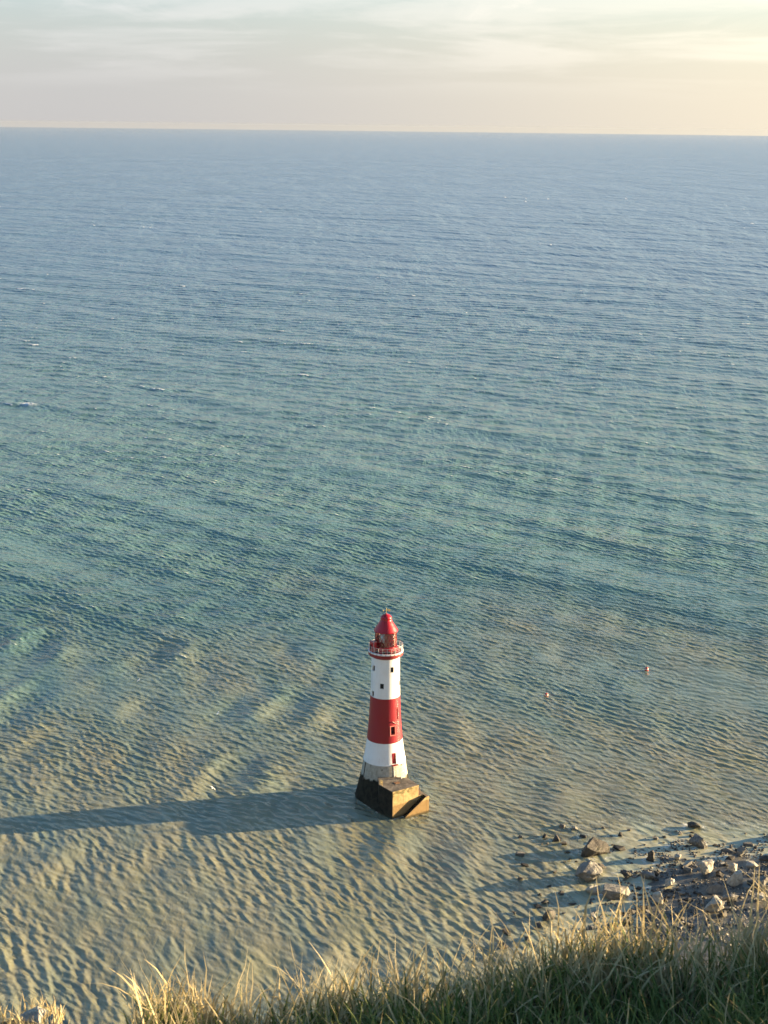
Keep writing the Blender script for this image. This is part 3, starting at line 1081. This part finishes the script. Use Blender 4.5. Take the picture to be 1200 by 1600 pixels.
for z in (LZ0 + 0.02, (LZ0 + LZ1) / 2, LZ1 - 0.02):
    q = MB()
    for i in range(48):
        a, b = R_(7.5 * i), R_(7.5 * (i + 1))
        q.tube((LR * 1.012 * math.sin(a), -LR * 1.012 * math.cos(a), z), (LR * 1.012 * math.sin(b), -LR * 1.012 * math.cos(b), z), 0.04, 5)
    q.build('glazing_ring', m_dome, glz)
bl = MB(); bl.lathe([(2.0, 33.58), (2.0, 36.55)], 40, a0=R_(-8), a1=R_(118))
bl.lathe([(1.96, 33.58), (1.96, 36.55)], 40, a0=R_(-8), a1=R_(118))
bl.build('blind', m_blind, lighthouse, smooth=True)
ln = MB(); ln.lathe([(0.35, 33.57), (0.35, 33.9), (0.75, 34.0), (0.95, 34.3), (1.02, 34.9), (0.95, 35.5), (0.75, 35.8), (0.3, 35.95), (0.0, 35.96)], 24)
ln.build('lens', m_lens, lighthouse, smooth=True)

# dome and cowl
dm = MB(); dm.lathe([(2.20, 36.63), (2.50, 36.66), (2.52, 36.78), (2.42, 36.92), (2.18, 37.35), (1.85, 37.85), (1.55, 38.30), (1.36, 38.62), (1.25, 38.75)], 64)
dome = dm.build('dome', m_dome, lighthouse, smooth=True)
cw = MB(); cw.lathe([(1.25, 38.74), (1.30, 38.80), (1.22, 38.92), (1.16, 39.0), (1.16, 39.42), (1.20, 39.50), (1.10, 39.72), (0.85, 39.98), (0.52, 40.15), (0.22, 40.24), (0.16, 40.34), (0.0, 40.40)], 48)
cw.build('cowl', m_dome, dome, smooth=True)
vn = MB()
vn.tube((0, 0, 40.3), (0, 0, 41.55), 0.05, 6)
va = Vector((0.94, -0.34, 0))
vc = Vector((0, 0, 41.0))
vn.tube(vc - va * 0.75 + Vector((0, 0, -0.12)), vc + va * 0.55 + Vector((0, 0, 0.10)), 0.05, 6)
vup = Vector((0, 0, 1)); vside = va.cross(vup)
vn.box(vc + va * 0.52 + Vector((0, 0, 0.14)), (0.34, 0.02, 0.24), va, vside, vup)
vn.tube(vc - va * 0.62 + Vector((0, 0, -0.10)), vc - va * 0.98 + Vector((0, 0, -0.15)), 0.16, 6, 0.01)
vn.build('weather_vane', m_gold, lighthouse)

# fog signal housing and boxes on the gallery
fa = R_(-60); fn = Vector((math.sin(fa), -math.cos(fa), 0)); ft = Vector((math.cos(fa), math.sin(fa), 0))
fg = MB(); fg.box(fn * 3.02 + Vector((0, 0, 33.68)), (0.64, 0.50, 0.98), ft, fn)
fog = fg.build('fog_signal', m_dome, lighthouse, bevel=0.05)
fg = MB(); fg.box(fn * 3.02 + Vector((0, 0, 34.72)), (0.70, 0.55, 0.05), ft, fn)
fg.build('lid', m_frame, fog)
fg = MB()
for k in (-0.3, 0.05, 0.4):
    fg.tube(fn * 3.5 + Vector((0, 0, 33.6 + k)), fn * 3.72 + Vector((0, 0, 33.6 + k)), 0.10, 8, 0.17)
fg.build('horn', m_iron, fog)
for a in (-38, -9, 14, 40):
    q = MB(); aa = R_(a); nn = Vector((math.sin(aa), -math.cos(aa), 0)); tt = Vector((math.cos(aa), math.sin(aa), 0))
    q.box(nn * 2.85 + Vector((0, 0, 32.72)), (0.26, 0.16, 0.21), tt, nn)
    q.build('battery_box', m_iron, lighthouse, bevel=0.02)
an = MB()
for a, h in ((-72, 35.6), (-47, 35.3)):
    p = Vector((3.4 * math.sin(R_(a)), -3.4 * math.cos(R_(a)), 32.5))
    an.tube(p, Vector((p.x, p.y, h)), 0.035, 5)
an.build('aerial', m_steel, lighthouse)


# ------------------------------------------------------------------ buoys
def lathe_obj(name, prof, mat, parent, n=16):
    q = MB(); q.lathe(prof, n); return q.build(name, mat, parent, smooth=True)


m_buoy = Mat('faded_red_plastic', (0.50, 0.085, 0.06), 0.5).m
m_buoyw = Mat('white_plastic', (0.72, 0.66, 0.60), 0.5).m
buoy = thing('buoy', 'small red marker buoy floating nearer the lighthouse', 'buoy', (41.2, 362.0, 0.05), group='marker buoys off the lighthouse')
bf = lathe_obj('float', [(0.0, -0.5), (0.30, -0.42), (0.46, -0.1), (0.48, 0.2), (0.38, 0.48), (0.2, 0.62), (0.0, 0.66)], m_buoy, buoy)
lathe_obj('band', [(0.484, 0.12), (0.494, 0.14), (0.485, 0.27), (0.46, 0.29)], m_buoyw, bf)
q = MB(); q.tube((0, 0, 0.64), (0, 0, 1.0), 0.05, 6)
for i in range(10):
    a, b = 2 * math.pi * i / 10, 2 * math.pi * (i + 1) / 10
    q.tube((0.12 * math.cos(a), 0, 1.1 + 0.12 * math.sin(a)), (0.12 * math.cos(b), 0, 1.1 + 0.12 * math.sin(b)), 0.03, 5)
q.build('lifting_ring', m_iron, buoy)
b2 = dup(buoy, (69.5, 381.6, 0.08), 1.0, 'pale red marker buoy floating further out, the right one of two', 1.12)

# ------------------------------------------------------------------ gulls
m_gullw = Mat('white_feathers', (0.82, 0.82, 0.80), 0.7).m
m_gullg = Mat('grey_feathers', (0.42, 0.44, 0.46), 0.7).m
m_beak = Mat('yellow_beak', (0.6, 0.38, 0.05), 0.5).m


def make_gull():
    g = thing('seagull', 'white gull gliding low over the water, left of the tower shadow', 'gull', (0, 0, 0), group='gulls over the shallows')
    q = MB()
    prof = [(-0.30, 0.005), (-0.22, 0.045), (-0.12, 0.075), (0.0, 0.09), (0.10, 0.08), (0.18, 0.055), (0.22, 0.052), (0.27, 0.05), (0.31, 0.03), (0.325, 0.005)]
    for (x, r) in prof:
        zc = 0.02 if x > 0.18 else 0.0
        for i in range(10):
            a = 2 * math.pi * i / 10
            q.v.append((x, r * math.cos(a), zc + r * 0.9 * math.sin(a)))
    for k in range(len(prof) - 1):
        for i in range(10):
            j = (i + 1) % 10
            q.f.append((k * 10 + i, k * 10 + j, (k + 1) * 10 + j, (k + 1) * 10 + i)); q.m.append(0)
    tb = [(-0.26, -0.03, 0.012), (-0.26, 0.03, 0.012), (-0.44, 0.09, 0.01), (-0.45, -0.09, 0.01)]
    q.poly(tb); q.poly([(a, b, c - 0.012) for a, b, c in tb][::-1])
    q.build('body', m_gullw, g, smooth=True)
    q = MB(); q.tube((0.315, 0, 0.02), (0.38, 0, 0.008), 0.016, 6, 0.003); q.build('beak', m_beak, g)
    for s in (-1, 1):
        q = MB()
        st = [(0.05, 0.10, -0.09, 0.03), (0.28, 0.13, -0.06, 0.13), (0.48, 0.10, -0.05, 0.12), (0.64, 0.02, -0.08, 0.06), (0.76, -0.10, -0.13, 0.0)]
        for (y, xf, xb, z) in st:
            q.v += [(xf, s * y, z + 0.012), (xb, s * y, z + 0.004), (xb, s * y, z - 0.004), (xf, s * y, z - 0.008)]
        for k in range(len(st) - 1):
            for i in range(4):
                j = (i + 1) % 4
                q.f.append((k * 4 + i, k * 4 + j, k * 4 + 4 + j, k * 4 + 4 + i)); q.m.append(0)
        q.f.append((0, 1, 2, 3)); q.m.append(0)
        b = (len(st) - 1) * 4; q.f.append((b + 3, b + 2, b + 1, b)); q.m.append(0)
        w = q.build('wing', m_gullw, g, smooth=True)
    return g


gull = make_gull()
gull.location = (-61.0, 363.0, 2.5); gull.rotation_euler = (R_(24), R_(-6), R_(-30))
g2 = dup(gull, (-38.9, 342.0, 2.2), R_(150), 'white gull gliding above dark green water left of the tower')
g2.rotation_euler = (R_(-20), 0, R_(160))
gull['label'] = 'white gull gliding low over the water, farthest left of the three'
g3 = dup(gull, (-35.6, 301.0, 1.6), R_(70), 'white gull skimming the upper edge of the tower shadow')
g3.rotation_euler = (R_(30), R_(10), R_(75))


# ------------------------------------------------------------------ rocks on the shore
def rock_mat(name, dark, pale, weed=0.35):
    M = Mat(name, rough=0.75, spec=0.35)
    P = M.pos()
    n1 = M.ramp(M.noise(P, 0.7, 7, 0.7), 0.3, 0.7)
    c = M.mix(n1, dark, pale)
    n2 = M.ramp(M.noise(P, 2.2, 6, 0.7), 0.52, 0.68)
    c = M.mix(M.math('MULTIPLY', n2, 0.6), c, tuple(0.45 * v for v in dark))
    n3 = M.ramp(M.noise(P, 0.5, 5, 0.6), 0.5, 0.66)
    c = M.mix(M.math('MULTIPLY', n3, weed), c, (0.045, 0.048, 0.02))
    wz = M.sep(M.pos(False))[2]
    wetl = M.math('SUBTRACT', 1.0, M.ramp(M.math('ADD', wz, M.math('MULTIPLY', M.noise(P, 0.9, 4), 0.6)), 0.55, 1.1))
    c = M.mix(M.math('MULTIPLY', wetl, 0.6), c, tuple(0.22 * v for v in pale))
    M.set('Base Color', c)
    M.set('Normal', M.bump(M.noise(P, 1.8, 7, 0.7), 0.22))
    return M.m


m_rk_dark = rock_mat('dark_rock', (0.04, 0.035, 0.028), (0.10, 0.085, 0.066), 0.5)
m_rk_mid = rock_mat('grey_rock', (0.12, 0.112, 0.095), (0.27, 0.25, 0.21), 0.3)
m_rk_pale = rock_mat('pale_chalk_rock', (0.30, 0.27, 0.21), (0.50, 0.46, 0.37), 0.12)


def rock_mesh(name, seed, sx, sy, sz, mat, npts=13, blocky=0.0, sub=2):
    g = random.Random(seed); bm = bmesh.new()
    for _ in range(npts):
        v = Vector((g.gauss(0, 1), g.gauss(0, 1), g.gauss(0, 1))).normalized()
        if blocky:
            mx = max(abs(v.x), abs(v.y), abs(v.z)); v = v.lerp(v / mx, blocky)
        v *= g.uniform(0.85, 1.08)
        bm.verts.new((v.x * sx, v.y * sy, v.z * sz))
    r = bmesh.ops.convex_hull(bm, input=bm.verts)
    bmesh.ops.delete(bm, geom=[e for e in r['geom_interior'] if isinstance(e, bmesh.types.BMVert)], context='VERTS')
    bmesh.ops.bevel(bm, geom=list(bm.edges), offset=0.055 * min(sx, sy, sz), segments=1, affect='EDGES')
    bmesh.ops.triangulate(bm, faces=bm.faces)
    for lim in ((0.30, 0.22) if sub > 1 else ()):
        bmesh.ops.subdivide_edges(bm, edges=[e for e in bm.edges if e.calc_length() > lim * max(sx, sy)], cuts=1, use_grid_fill=False)
        bmesh.ops.triangulate(bm, faces=bm.faces)
    off = Vector((seed * 3.1, seed * 1.7, 0))
    for v in bm.verts:
        d = mnoise.noise(v.co * (1.7 / max(sx, sy)) + off) * 0.15 + mnoise.noise(v.co * (4.0 / max(sx, sy)) + off) * 0.10 + mnoise.noise(v.co * (9.0 / max(sx, sy)) + off) * 0.05
        v.co += v.co.normalized() * d * min(sx, sy, sz) * 1.2
    bmesh.ops.recalc_face_normals(bm, faces=bm.faces)
    me = bpy.data.meshes.new(name); bm.to_mesh(me); bm.free()
    me.materials.append(mat)
    return me


def bz(x, y):
    return max(0.0, float(beach_z(np.array([x]), np.array([y]))[0]))


def big_rock(label, x, y, half_w, half_d, h, mat, seed, rot=0.0, sink=0.3, npts=13, blocky=0.3, name='boulder', cat='boulder'):
    sz = h / (1.0 + (1 - 2 * sink)) if False else h * 0.62
    me = rock_mesh(name, seed, half_w, half_d, sz, mat, npts, blocky)
    o = bpy.data.objects.new(name, me); COL.objects.link(o)
    zmax = max(v.co.z for v in me.vertices)
    o.location = (x, y, bz(x, y) + h - zmax); o.rotation_euler = (0, 0, rot)
    tag(o, label, cat, 'large rocks on the shore')
    return o


# (label, ground x, ground y, half width, half depth, height, material, seed, turn, blocky)
BIG = [
    ('large dark brown boulder split by a crack, outermost in the shallows', 42.1, 276.3, 2.9, 2.2, 2.5, m_rk_dark, 3, 0.1, 0.55),
    ('big angular boulder with a sunlit right face at the water edge', 39.3, 265.4, 2.5, 2.4, 3.2, m_rk_mid, 8, 0.5, 0.2),
    ('broad flat pale grey slab left of the tall dry grass stems', 43.6, 258.8, 2.5, 2.0, 2.0, m_rk_mid, 12, -0.15, 0.75),
    ('brown grey rounded boulder between the cracked boulder and a small white rock', 52.9, 273.4, 1.35, 1.3, 2.0, m_rk_dark, 21, 0.3, 0.2),
    ('small pale square rock standing alone in mid shore', 57.9, 273.6, 0.75, 0.7, 1.2, m_rk_pale, 33, 0.4, 0.6),
    ('grey block with a flat lit end standing in the outer water', 63.4, 280.2, 1.8, 1.4, 2.0, m_rk_mid, 41, -0.3, 0.7),
    ('low black weedy rock farthest out among the boulders', 64.0, 288.3, 1.9, 1.0, 1.0, m_rk_dark, 45, -0.2, 0.2),
    ('largest pale craggy boulder lit gold in mid shore', 61.6, 266.8, 1.85, 1.7, 3.2, m_rk_pale, 52, 0.9, 0.25),
    ('pale square sided block right of the craggy gold boulder', 66.6, 263.8, 1.6, 1.3, 2.5, m_rk_pale, 57, 0.25, 0.7),
    ('long tilted grey slab in front of the pale square block', 62.9, 259.6, 2.1, 1.2, 1.5, m_rk_mid, 63, 0.2, 0.6),
    ('pale wedge shaped rock just above the grass with black shade beside it', 51.3, 256.4, 1.3, 1.2, 2.2, m_rk_pale, 69, 0.7, 0.1),
    ('small pointed pale rock lit on its right side, centre of the rubble', 54.4, 262.8, 1.05, 0.9, 1.7, m_rk_pale, 74, 0.2, 0.0),
    ('flat topped grey rock behind the pointed pale rock', 50.8, 265.8, 1.5, 1.1, 1.2, m_rk_mid, 79, -0.2, 0.5),
    ('rounded brown rock right of the angular sunlit boulder', 46.7, 266.0, 1.15, 1.0, 1.5, m_rk_dark, 83, 0.6, 0.2),
    ('huge mossy boulder with a golden flank at the right edge', 75.9, 264.3, 2.5, 2.2, 4.0, m_rk_mid, 88, 0.4, 0.2),
    ('pale mottled rock at the foot of the angular sunlit boulder', 39.8, 260.2, 1.4, 1.1, 1.3, m_rk_pale, 92, 0.1, 0.2),
    ('white topped flat boulder washed by foam at far right', 78.2, 283.0, 1.7, 1.1, 1.4, m_rk_pale, 97, 0.0, 0.6),
    ('upright narrow grey rock with a lit right edge near the far right boulders', 70.7, 275.5, 0.8, 0.8, 1.7, m_rk_mid, 102, 0.3, 0.2),
    ('triangular pale rock tilted behind the square sided block', 67.9, 268.3, 1.0, 0.9, 1.6, m_rk_pale, 107, 0.5, 0.1),
    ('big pinkish pale boulder half hidden behind the grass tips', 60.7, 252.9, 2.0, 1.6, 2.6, m_rk_pale, 113, 0.6, 0.3),
    ('flat pale grey stone between grass tips at the right', 64.4, 256.2, 1.4, 1.1, 1.3, m_rk_mid, 118, 0.1, 0.6),
    ('dark squat boulder behind the grass at the left end of the rocks', 30.3, 250.5, 1.4, 1.2, 1.6, m_rk_dark, 123, 0.2, 0.3),
    ('long black rock awash far right beside the mossy boulder', 76.0, 273.6, 2.6, 0.9, 1.0, m_rk_dark, 128, 0.05, 0.3),
    ('olive grey boulder left of the huge mossy boulder', 71.5, 262.0, 1.6, 1.3, 1.9, m_rk_mid, 133, 0.8, 0.3),
    ('low rust brown rock beside the angular boulder top', 42.3, 269.2, 1.2, 0.9, 1.1, m_rk_dark, 138, 0.3, 0.2),
    ('pale rounded rock near the lower right corner of the shore', 70.3, 256.5, 1.2, 1.0, 1.5, m_rk_pale, 141, 0.2, 0.2),
]
SHORT = ['the cracked outermost boulder', 'the angular sunlit boulder', 'the broad flat grey slab', 'the rounded brown boulder', 'the lone square pale rock',
         'the grey block in the outer water', 'the farthest low black rock', 'the craggy gold boulder', 'the pale square block', 'the long tilted slab', 'the pale wedge shaped rock',
         'the pointed pale rock', 'the flat topped grey rock', 'the brown rock by the angular boulder', 'the huge mossy boulder', 'the mottled pale rock', 'the white topped far right boulder',
         'the upright narrow rock', 'the triangular tilted rock', 'the big pinkish boulder', 'the flat pale stone', 'the squat dark left boulder', 'the long black rock', 'the olive grey boulder',
         'the low rust brown rock', 'the pale rounded corner rock']
taken = []
for (lb, x, y, hw, hd, h, mt, sd, rt, blk) in BIG:
    big_rock(lb, x, y, hw * 1.08, hd * 1.08, h * 1.08, mt, sd, rt, blocky=blk)
    taken.append((x, y, hw))

SMALL = {
    'dark': ([rock_mesh('rock', 200 + i, 1, 0.8, 0.55, m_rk_dark, 11, 0.2, 1) for i in range(5)], 'small dark wet rock lying among the boulders', 'small dark rocks among the boulders'),
    'mid': ([rock_mesh('rock', 300 + i, 1, 0.8, 0.6, m_rk_mid, 11, 0.4, 1) for i in range(5)], 'small grey rock lying among the boulders', 'small grey rocks among the boulders'),
    'pale': ([rock_mesh('rock', 400 + i, 1, 0.85, 0.7, m_rk_pale, 11, 0.3, 1) for i in range(4)], 'small pale chalk rock lying among the boulders', 'small pale rocks among the boulders'),
}
AWASH = ([rock_mesh('rock', 500 + i, 1, 0.7, 0.35, m_rk_dark, 11, 0.2, 1) for i in range(4)], 'low dark rock awash in the water left of the boulders', 'low rocks awash left of the boulders')
g = random.Random(5)
ROCKS = {}


def small_rock(x, y, s, key):
    meshes, lb, gr = AWASH if key == 'awash' else SMALL[key]
    o = bpy.data.objects.new('rock', g.choice(meshes)); COL.objects.link(o)
    o.location = (x, y, max(bz(x, y), 0.0 if key != 'awash' else 0.02) + s * 0.12)
    o.rotation_euler = (g.uniform(-0.25, 0.25), g.uniform(-0.25, 0.25), g.uniform(0, 6.28))
    o.scale = (s, s * g.uniform(0.75, 1.1), s * g.uniform(0.7, 1.1))
    tag(o, lb, 'rock', gr)
    tone = {'dark': 'dark', 'mid': 'grey', 'pale': 'pale', 'awash': 'low dark'}[key]
    size = 'tiny' if s < 0.55 else 'small' if s < 0.85 else 'medium'
    k = min(range(len(BIG)), key=lambda i: (BIG[i][1] - x) ** 2 + (BIG[i][2] - y) ** 2)
    dx, dy = x - BIG[k][1], y - BIG[k][2]
    where = ('right of' if dx > 0 else 'left of') if abs(dx) > abs(dy) * 0.55 else ('behind' if dy > 0 else 'in front of')
    ROCKS.setdefault(f'{size} {tone} rock {where} {SHORT[k]}', []).append((math.hypot(dx, dy), o))


for (x, y, s) in ((27.9, 270.5, 0.9), (26.6, 265.0, 1.1), (36.8, 276.3, 0.7), (40.7, 283.2, 0.95), (30.5, 256.0, 1.2), (33.5, 268.0, 0.8), (33.8, 259.5, 0.9), (28.5, 247.5, 1.2),
                  (31.8, 262.3, 0.6), (22.5, 245.0, 1.3), (24.5, 252.0, 0.7), (35.5, 255.5, 0.9), (21.5, 240.5, 1.4), (26.0, 243.0, 1.1)):
    small_rock(x, y, s, 'awash')
n = 0; tries = 0
while n < 285 and tries < 20000:
    tries += 1
    x = g.uniform(27, 82); y = g.uniform(246, 288)
    m = float(beach_z(np.array([x]), np.array([y]))[0])
    pr = 0.14 + 0.86 * float(sstep(np.array([m]), -0.35, 0.30)[0]) * (0.35 + 0.65 * float(sstep(np.array([272 - y]), -6, 14)[0]))
    clump = float(field(np.array([x]), np.array([y]), 8.0, 61)[0])
    if g.random() > pr * (0.55 + 0.6 * clump) or any((x - a) ** 2 + (y - b) ** 2 < (0.9 * w + 0.2) ** 2 for a, b, w in taken):
        continue
    s = min(1.4, 0.36 + g.expovariate(3.3))
    key = g.choices(('dark', 'mid', 'pale'), (0.52, 0.35, 0.13))[0]
    small_rock(x, y, s, key); taken.append((x, y, s * 0.6)); n += 1
ORD = ['nearest one', 'second nearest one', 'third nearest one', 'fourth nearest one', 'fifth nearest one', 'sixth nearest one', 'seventh nearest one', 'eighth nearest one', 'ninth nearest one', 'tenth nearest one']
for lb, lst in ROCKS.items():
    lst.sort(key=lambda q: q[0])
    for i, (_, o) in enumerate(lst):
        o['label'] = lb if len(lst) == 1 else f'{lb}, {ORD[min(i, 9)]}'
peb = MB(); gg = random.Random(77)
rub = np.random.default_rng(8)
cnt = 0
PX, PY = rub.uniform(30, 86, 12000), rub.uniform(240, 290, 12000)
PZ = beach_z(PX, PY); PC = field(PX, PY, 6.0, 62)
for x, y, z, c in zip(PX, PY, PZ, PC):
    if z < -0.34 or c < -0.25 or cnt > 4600:
        continue
    s = 0.12 + 0.36 * gg.random() ** 2; b = len(peb.v); cnt += 1
    pts = [(gg.uniform(-1, 1), gg.uniform(-1, 1), gg.uniform(-0.3, 0.2)) for _ in range(4)]
    a0 = gg.uniform(0, 6.28)
    for i in range(5):
        a = a0 + i * 1.257 + gg.uniform(-0.25, 0.25)
        peb.v.append((x + s * math.cos(a), y + s * math.sin(a) * 0.8, max(z, 0) - 0.03))
    peb.v.append((x + s * gg.uniform(-0.3, 0.3), y, max(z, 0) + s * gg.uniform(0.4, 0.9)))
    for i in range(5):
        peb.f.append((b + i, b + (i + 1) % 5, b + 5)); peb.m.append(gg.choice((0, 1, 1, 2)))
pb_o = peb.build('rubble', [m_rk_dark, m_rk_mid, m_rk_pale])
tag(pb_o, 'scattered small stones covering the wet shore between the rocks', 'rubble', kind='stuff')


# ------------------------------------------------------------------ grass on the cliff edge
def grass_mat(name, cols, transl=0.35):
    M = Mat(name, rough=0.7, spec=0.25)
    t = M.attr('tint'); h = M.attr('along')
    c = M.mix(M.ramp(t, 0.0, 0.5, False), cols[0], cols[1])
    c = M.mix(M.ramp(t, 0.5, 1.0, False), c, cols[2])
    c = M.mix(M.math('MULTIPLY', M.ramp(h, 0.35, 1.0), 0.32), c, cols[3])
    M.set('Base Color', c)
    tr = M.node('ShaderNodeBsdfTranslucent'); M.l.new(c, tr.inputs['Color'])
    mx = M.node('ShaderNodeMixShader'); mx.inputs[0].default_value = transl
    M.l.new(M.b.outputs[0], mx.inputs[1]); M.l.new(tr.outputs[0], mx.inputs[2])
    M.l.new(mx.outputs[0], M.out.inputs['Surface'])
    return M.m


m_green = grass_mat('green_blades', ((0.060, 0.105, 0.022), (0.115, 0.175, 0.040), (0.185, 0.225, 0.066), (0.27, 0.25, 0.09)))
m_straw = grass_mat('straw_blades', ((0.30, 0.235, 0.105), (0.46, 0.37, 0.18), (0.60, 0.50, 0.29), (0.62, 0.50, 0.28)), 0.3)


def blades(name, label, x, y, L, wd, lean, tint, mat, curl, seed, heads=False):
    """curved tapering ribbons; arrays per blade"""
    g = np.random.default_rng(seed); n = len(x); S = 6
    base = np.stack([x, y, top_z(x, y) - 0.015], -1)
    az = g.uniform(0, 2 * math.pi, n)
    dirx, diry = np.cos(az), np.sin(az)
    wx_, wy_ = lean
    dx = dirx * 0.55 + wx_; dy = diry * 0.55 + wy_
    nn = np.hypot(dx, dy) + 1e-6; dx /= nn; dy /= nn
    a0 = np.abs(g.normal(0.18, 0.16, n)); a1 = a0 + np.abs(g.normal(curl, curl * 0.6, n))
    face = g.uniform(0, math.pi, n)
    sx, sy = np.cos(face), np.sin(face)
    P = base.copy(); vs = []; al = []
    kink = g.uniform(0, 1, n) < 0.16
    for s in range(S):
        t = s / (S - 1)
        w = wd * (1 - 0.93 * t ** 1.6) * (0.8 + 0.2 * min(1, t * 4))
        vs.append(np.stack([P + np.stack([sx * w, sy * w, 0 * w], -1), P - np.stack([sx * w, sy * w, 0 * w], -1)], 1))
        al.append(t)
        ang = a0 + (a1 - a0) * t ** 1.3 + np.where(kink & (t > 0.45), 0.9, 0)
        st = L / (S - 1)
        jit = 0.18 * g.normal(0, 1, n) * t
        P = P + np.stack([(dx * np.sin(ang) - dy * jit) * st, (dy * np.sin(ang) + dx * jit) * st, np.cos(ang) * st], -1)
    V = np.stack(vs, 1).reshape(-1, 3)                     # n, S, 2
    b = np.arange(n)[:, None] * (S * 2) + np.arange(S - 1)[None, :] * 2
    Q = np.stack([b, b + 1, b + 3, b + 2], -1).reshape(-1, 4).astype(np.int32)
    me = bpy.data.meshes.new(name)
    me.vertices.add(len(V)); me.vertices.foreach_set('co', V.astype(np.float32).ravel())
    me.loops.add(Q.size); me.loops.foreach_set('vertex_index', Q.ravel())
    me.polygons.add(len(Q)); me.polygons.foreach_set('loop_start', np.arange(0, Q.size, 4, dtype=np.int32))
    me.polygons.foreach_set('use_smooth', np.ones(len(Q), bool))
    me.update(calc_edges=True)
    at = me.attributes.new('tint', 'FLOAT', 'POINT'); at.data.foreach_set('value', np.repeat(tint, S * 2).astype(np.float32))
    at = me.attributes.new('along', 'FLOAT', 'POINT'); at.data.foreach_set('value', np.tile(np.repeat(np.array(al), 2), n).astype(np.float32))
    me.materials.append(mat)
    o = bpy.data.objects.new(name, me); COL.objects.link(o)
    return tag(o, label, 'grass', kind='stuff')


def scatter(n, x0, x1, d0, d1, seed, clump=0.0, power=1.0):
    """points on the cliff top, d metres from the edge (negative inland), gathered into tufts"""
    g = np.random.default_rng(seed)
    x = g.uniform(x0, x1, n); d = d0 + (d1 - d0) * g.uniform(0, 1, n) ** power
    if clump:
        k = max(1, n // 26)
        cx = g.uniform(x0, x1, k); cd = d0 + (d1 - d0) * g.uniform(0, 1, k) ** power
        i = g.integers(0, k, n); pick = g.uniform(0, 1, n) < clump
        x = np.where(pick, cx[i] + g.normal(0, 0.03, n), x); d = np.where(pick, np.clip(cd[i] + g.normal(0, 0.03, n), d0, d1), d)
    return x, edge_y(x) + d, d


def lush(x):
    """how tall the growth is along the edge: bare at the far left, long at the right"""
    return 0.06 + 0.94 * sstep(x, -0.58, -0.44) + 0.25 * sstep(x, 0.2, 0.9)


gr = np.random.default_rng(15)
x, y, d = scatter(38500, -1.0, 3.2, -1.1, 0.02, 71, 0.6)
keep = gr.uniform(0, 1, len(x)) < np.clip(lush(x), 0, 1)
x, y = x[keep], y[keep]
L = (0.06 + 0.09 * gr.uniform(0, 1, len(x)) ** 1.5) * lush(x)
blades('grass', 'dense green grass growing along the cliff edge', x, y, L, gr.uniform(0.0018, 0.0040, len(x)), (-0.25, 0.05), np.clip(gr.normal(0.56, 0.28, len(x)), 0, 1), m_green, 0.95, 1)
x, y, d = scatter(3400, -1.0, 3.2, -0.9, 0.05, 72, 0.5, 0.6)
keep = gr.uniform(0, 1, len(x)) < np.clip(lush(x), 0, 1)
x, y = x[keep], y[keep]
L = (0.07 + 0.11 * gr.uniform(0, 1, len(x)) ** 2) * lush(x)
blades('dry_grass', 'pale dry straw grass mixed through the green turf', x, y, L, gr.uniform(0.0015, 0.0036, len(x)), (-0.15, 0.10), gr.uniform(0, 0.8, len(x)), m_straw, 1.0, 2)
x, y, d = scatter(6300, -0.52, 3.2, -0.16, 0.07, 73, 0.65)
L = (0.06 + 0.15 * gr.uniform(0, 1, len(x)) ** 2.4) * lush(x)
blades('dry_grass', 'sunlit straw stems standing up along the cliff edge', x, y, L, gr.uniform(0.0018, 0.0042, len(x)), (0.1, 0.10), gr.uniform(0.3, 1, len(x)), m_straw, 0.7, 3)
x, y, d = scatter(1300, -1.1, -0.66, -0.35, 0.05, 74, 0.7)
L = 0.02 + 0.035 * gr.uniform(0, 1, len(x))
blades('dry_grass', 'short golden tuft at the bare left end of the edge', x, y, L, gr.uniform(0.0012, 0.0022, len(x)), (0.0, 0.1), gr.uniform(0.3, 1, len(x)), m_straw, 0.6, 4)
# the rest of the cliff top, outside the picture
x = gr.uniform(-6, 9, 16000); y = edge_y(x) - gr.uniform(0, 5, 16000)
keep = ~((x > -1.0) & (x < 3.2) & (y > edge_y(x) - 1.1)) & (np.hypot(x, y) > 0.7)
x, y = x[keep], y[keep]
L = 0.10 + 0.14 * gr.uniform(0, 1, len(x)) ** 1.5
blades('grass', 'turf covering the cliff top around the viewpoint', x, y, L, gr.uniform(0.002, 0.004, len(x)), (-0.25, 0.05), np.clip(gr.normal(0.5, 0.3, len(x)), 0, 1), m_green, 0.75, 5)

# lumps of chalk on the bare left end of the edge
for i, (x, d, s) in enumerate(((-0.70, -0.05, 0.026), (-0.64, -0.02, 0.018), (-0.60, -0.04, 0.022), (-0.55, -0.03, 0.016))):
    me = rock_mesh('chalk_stone', 700 + i, s, s * 0.9, s * 0.7, m_rk_pale, 11, 0.2, 1)
    o = bpy.data.objects.new('chalk_stone', me); COL.objects.link(o)
    yy = float(edge_y(np.array([x]))[0]) + d
    o.location = (x, yy, float(top_z(np.array([x]), np.array([yy]))[0]) + s * 0.5)
    tag(o, ('largest chalk lump beside the short golden tuft on the bare edge', 'small chalk lump just right of the largest one on the bare edge',
            'chalk lump halfway between the golden tuft and the tall grass', 'smallest chalk lump at the left foot of the tall grass')[i], 'stone', 'chalk stones on the bare cliff edge')
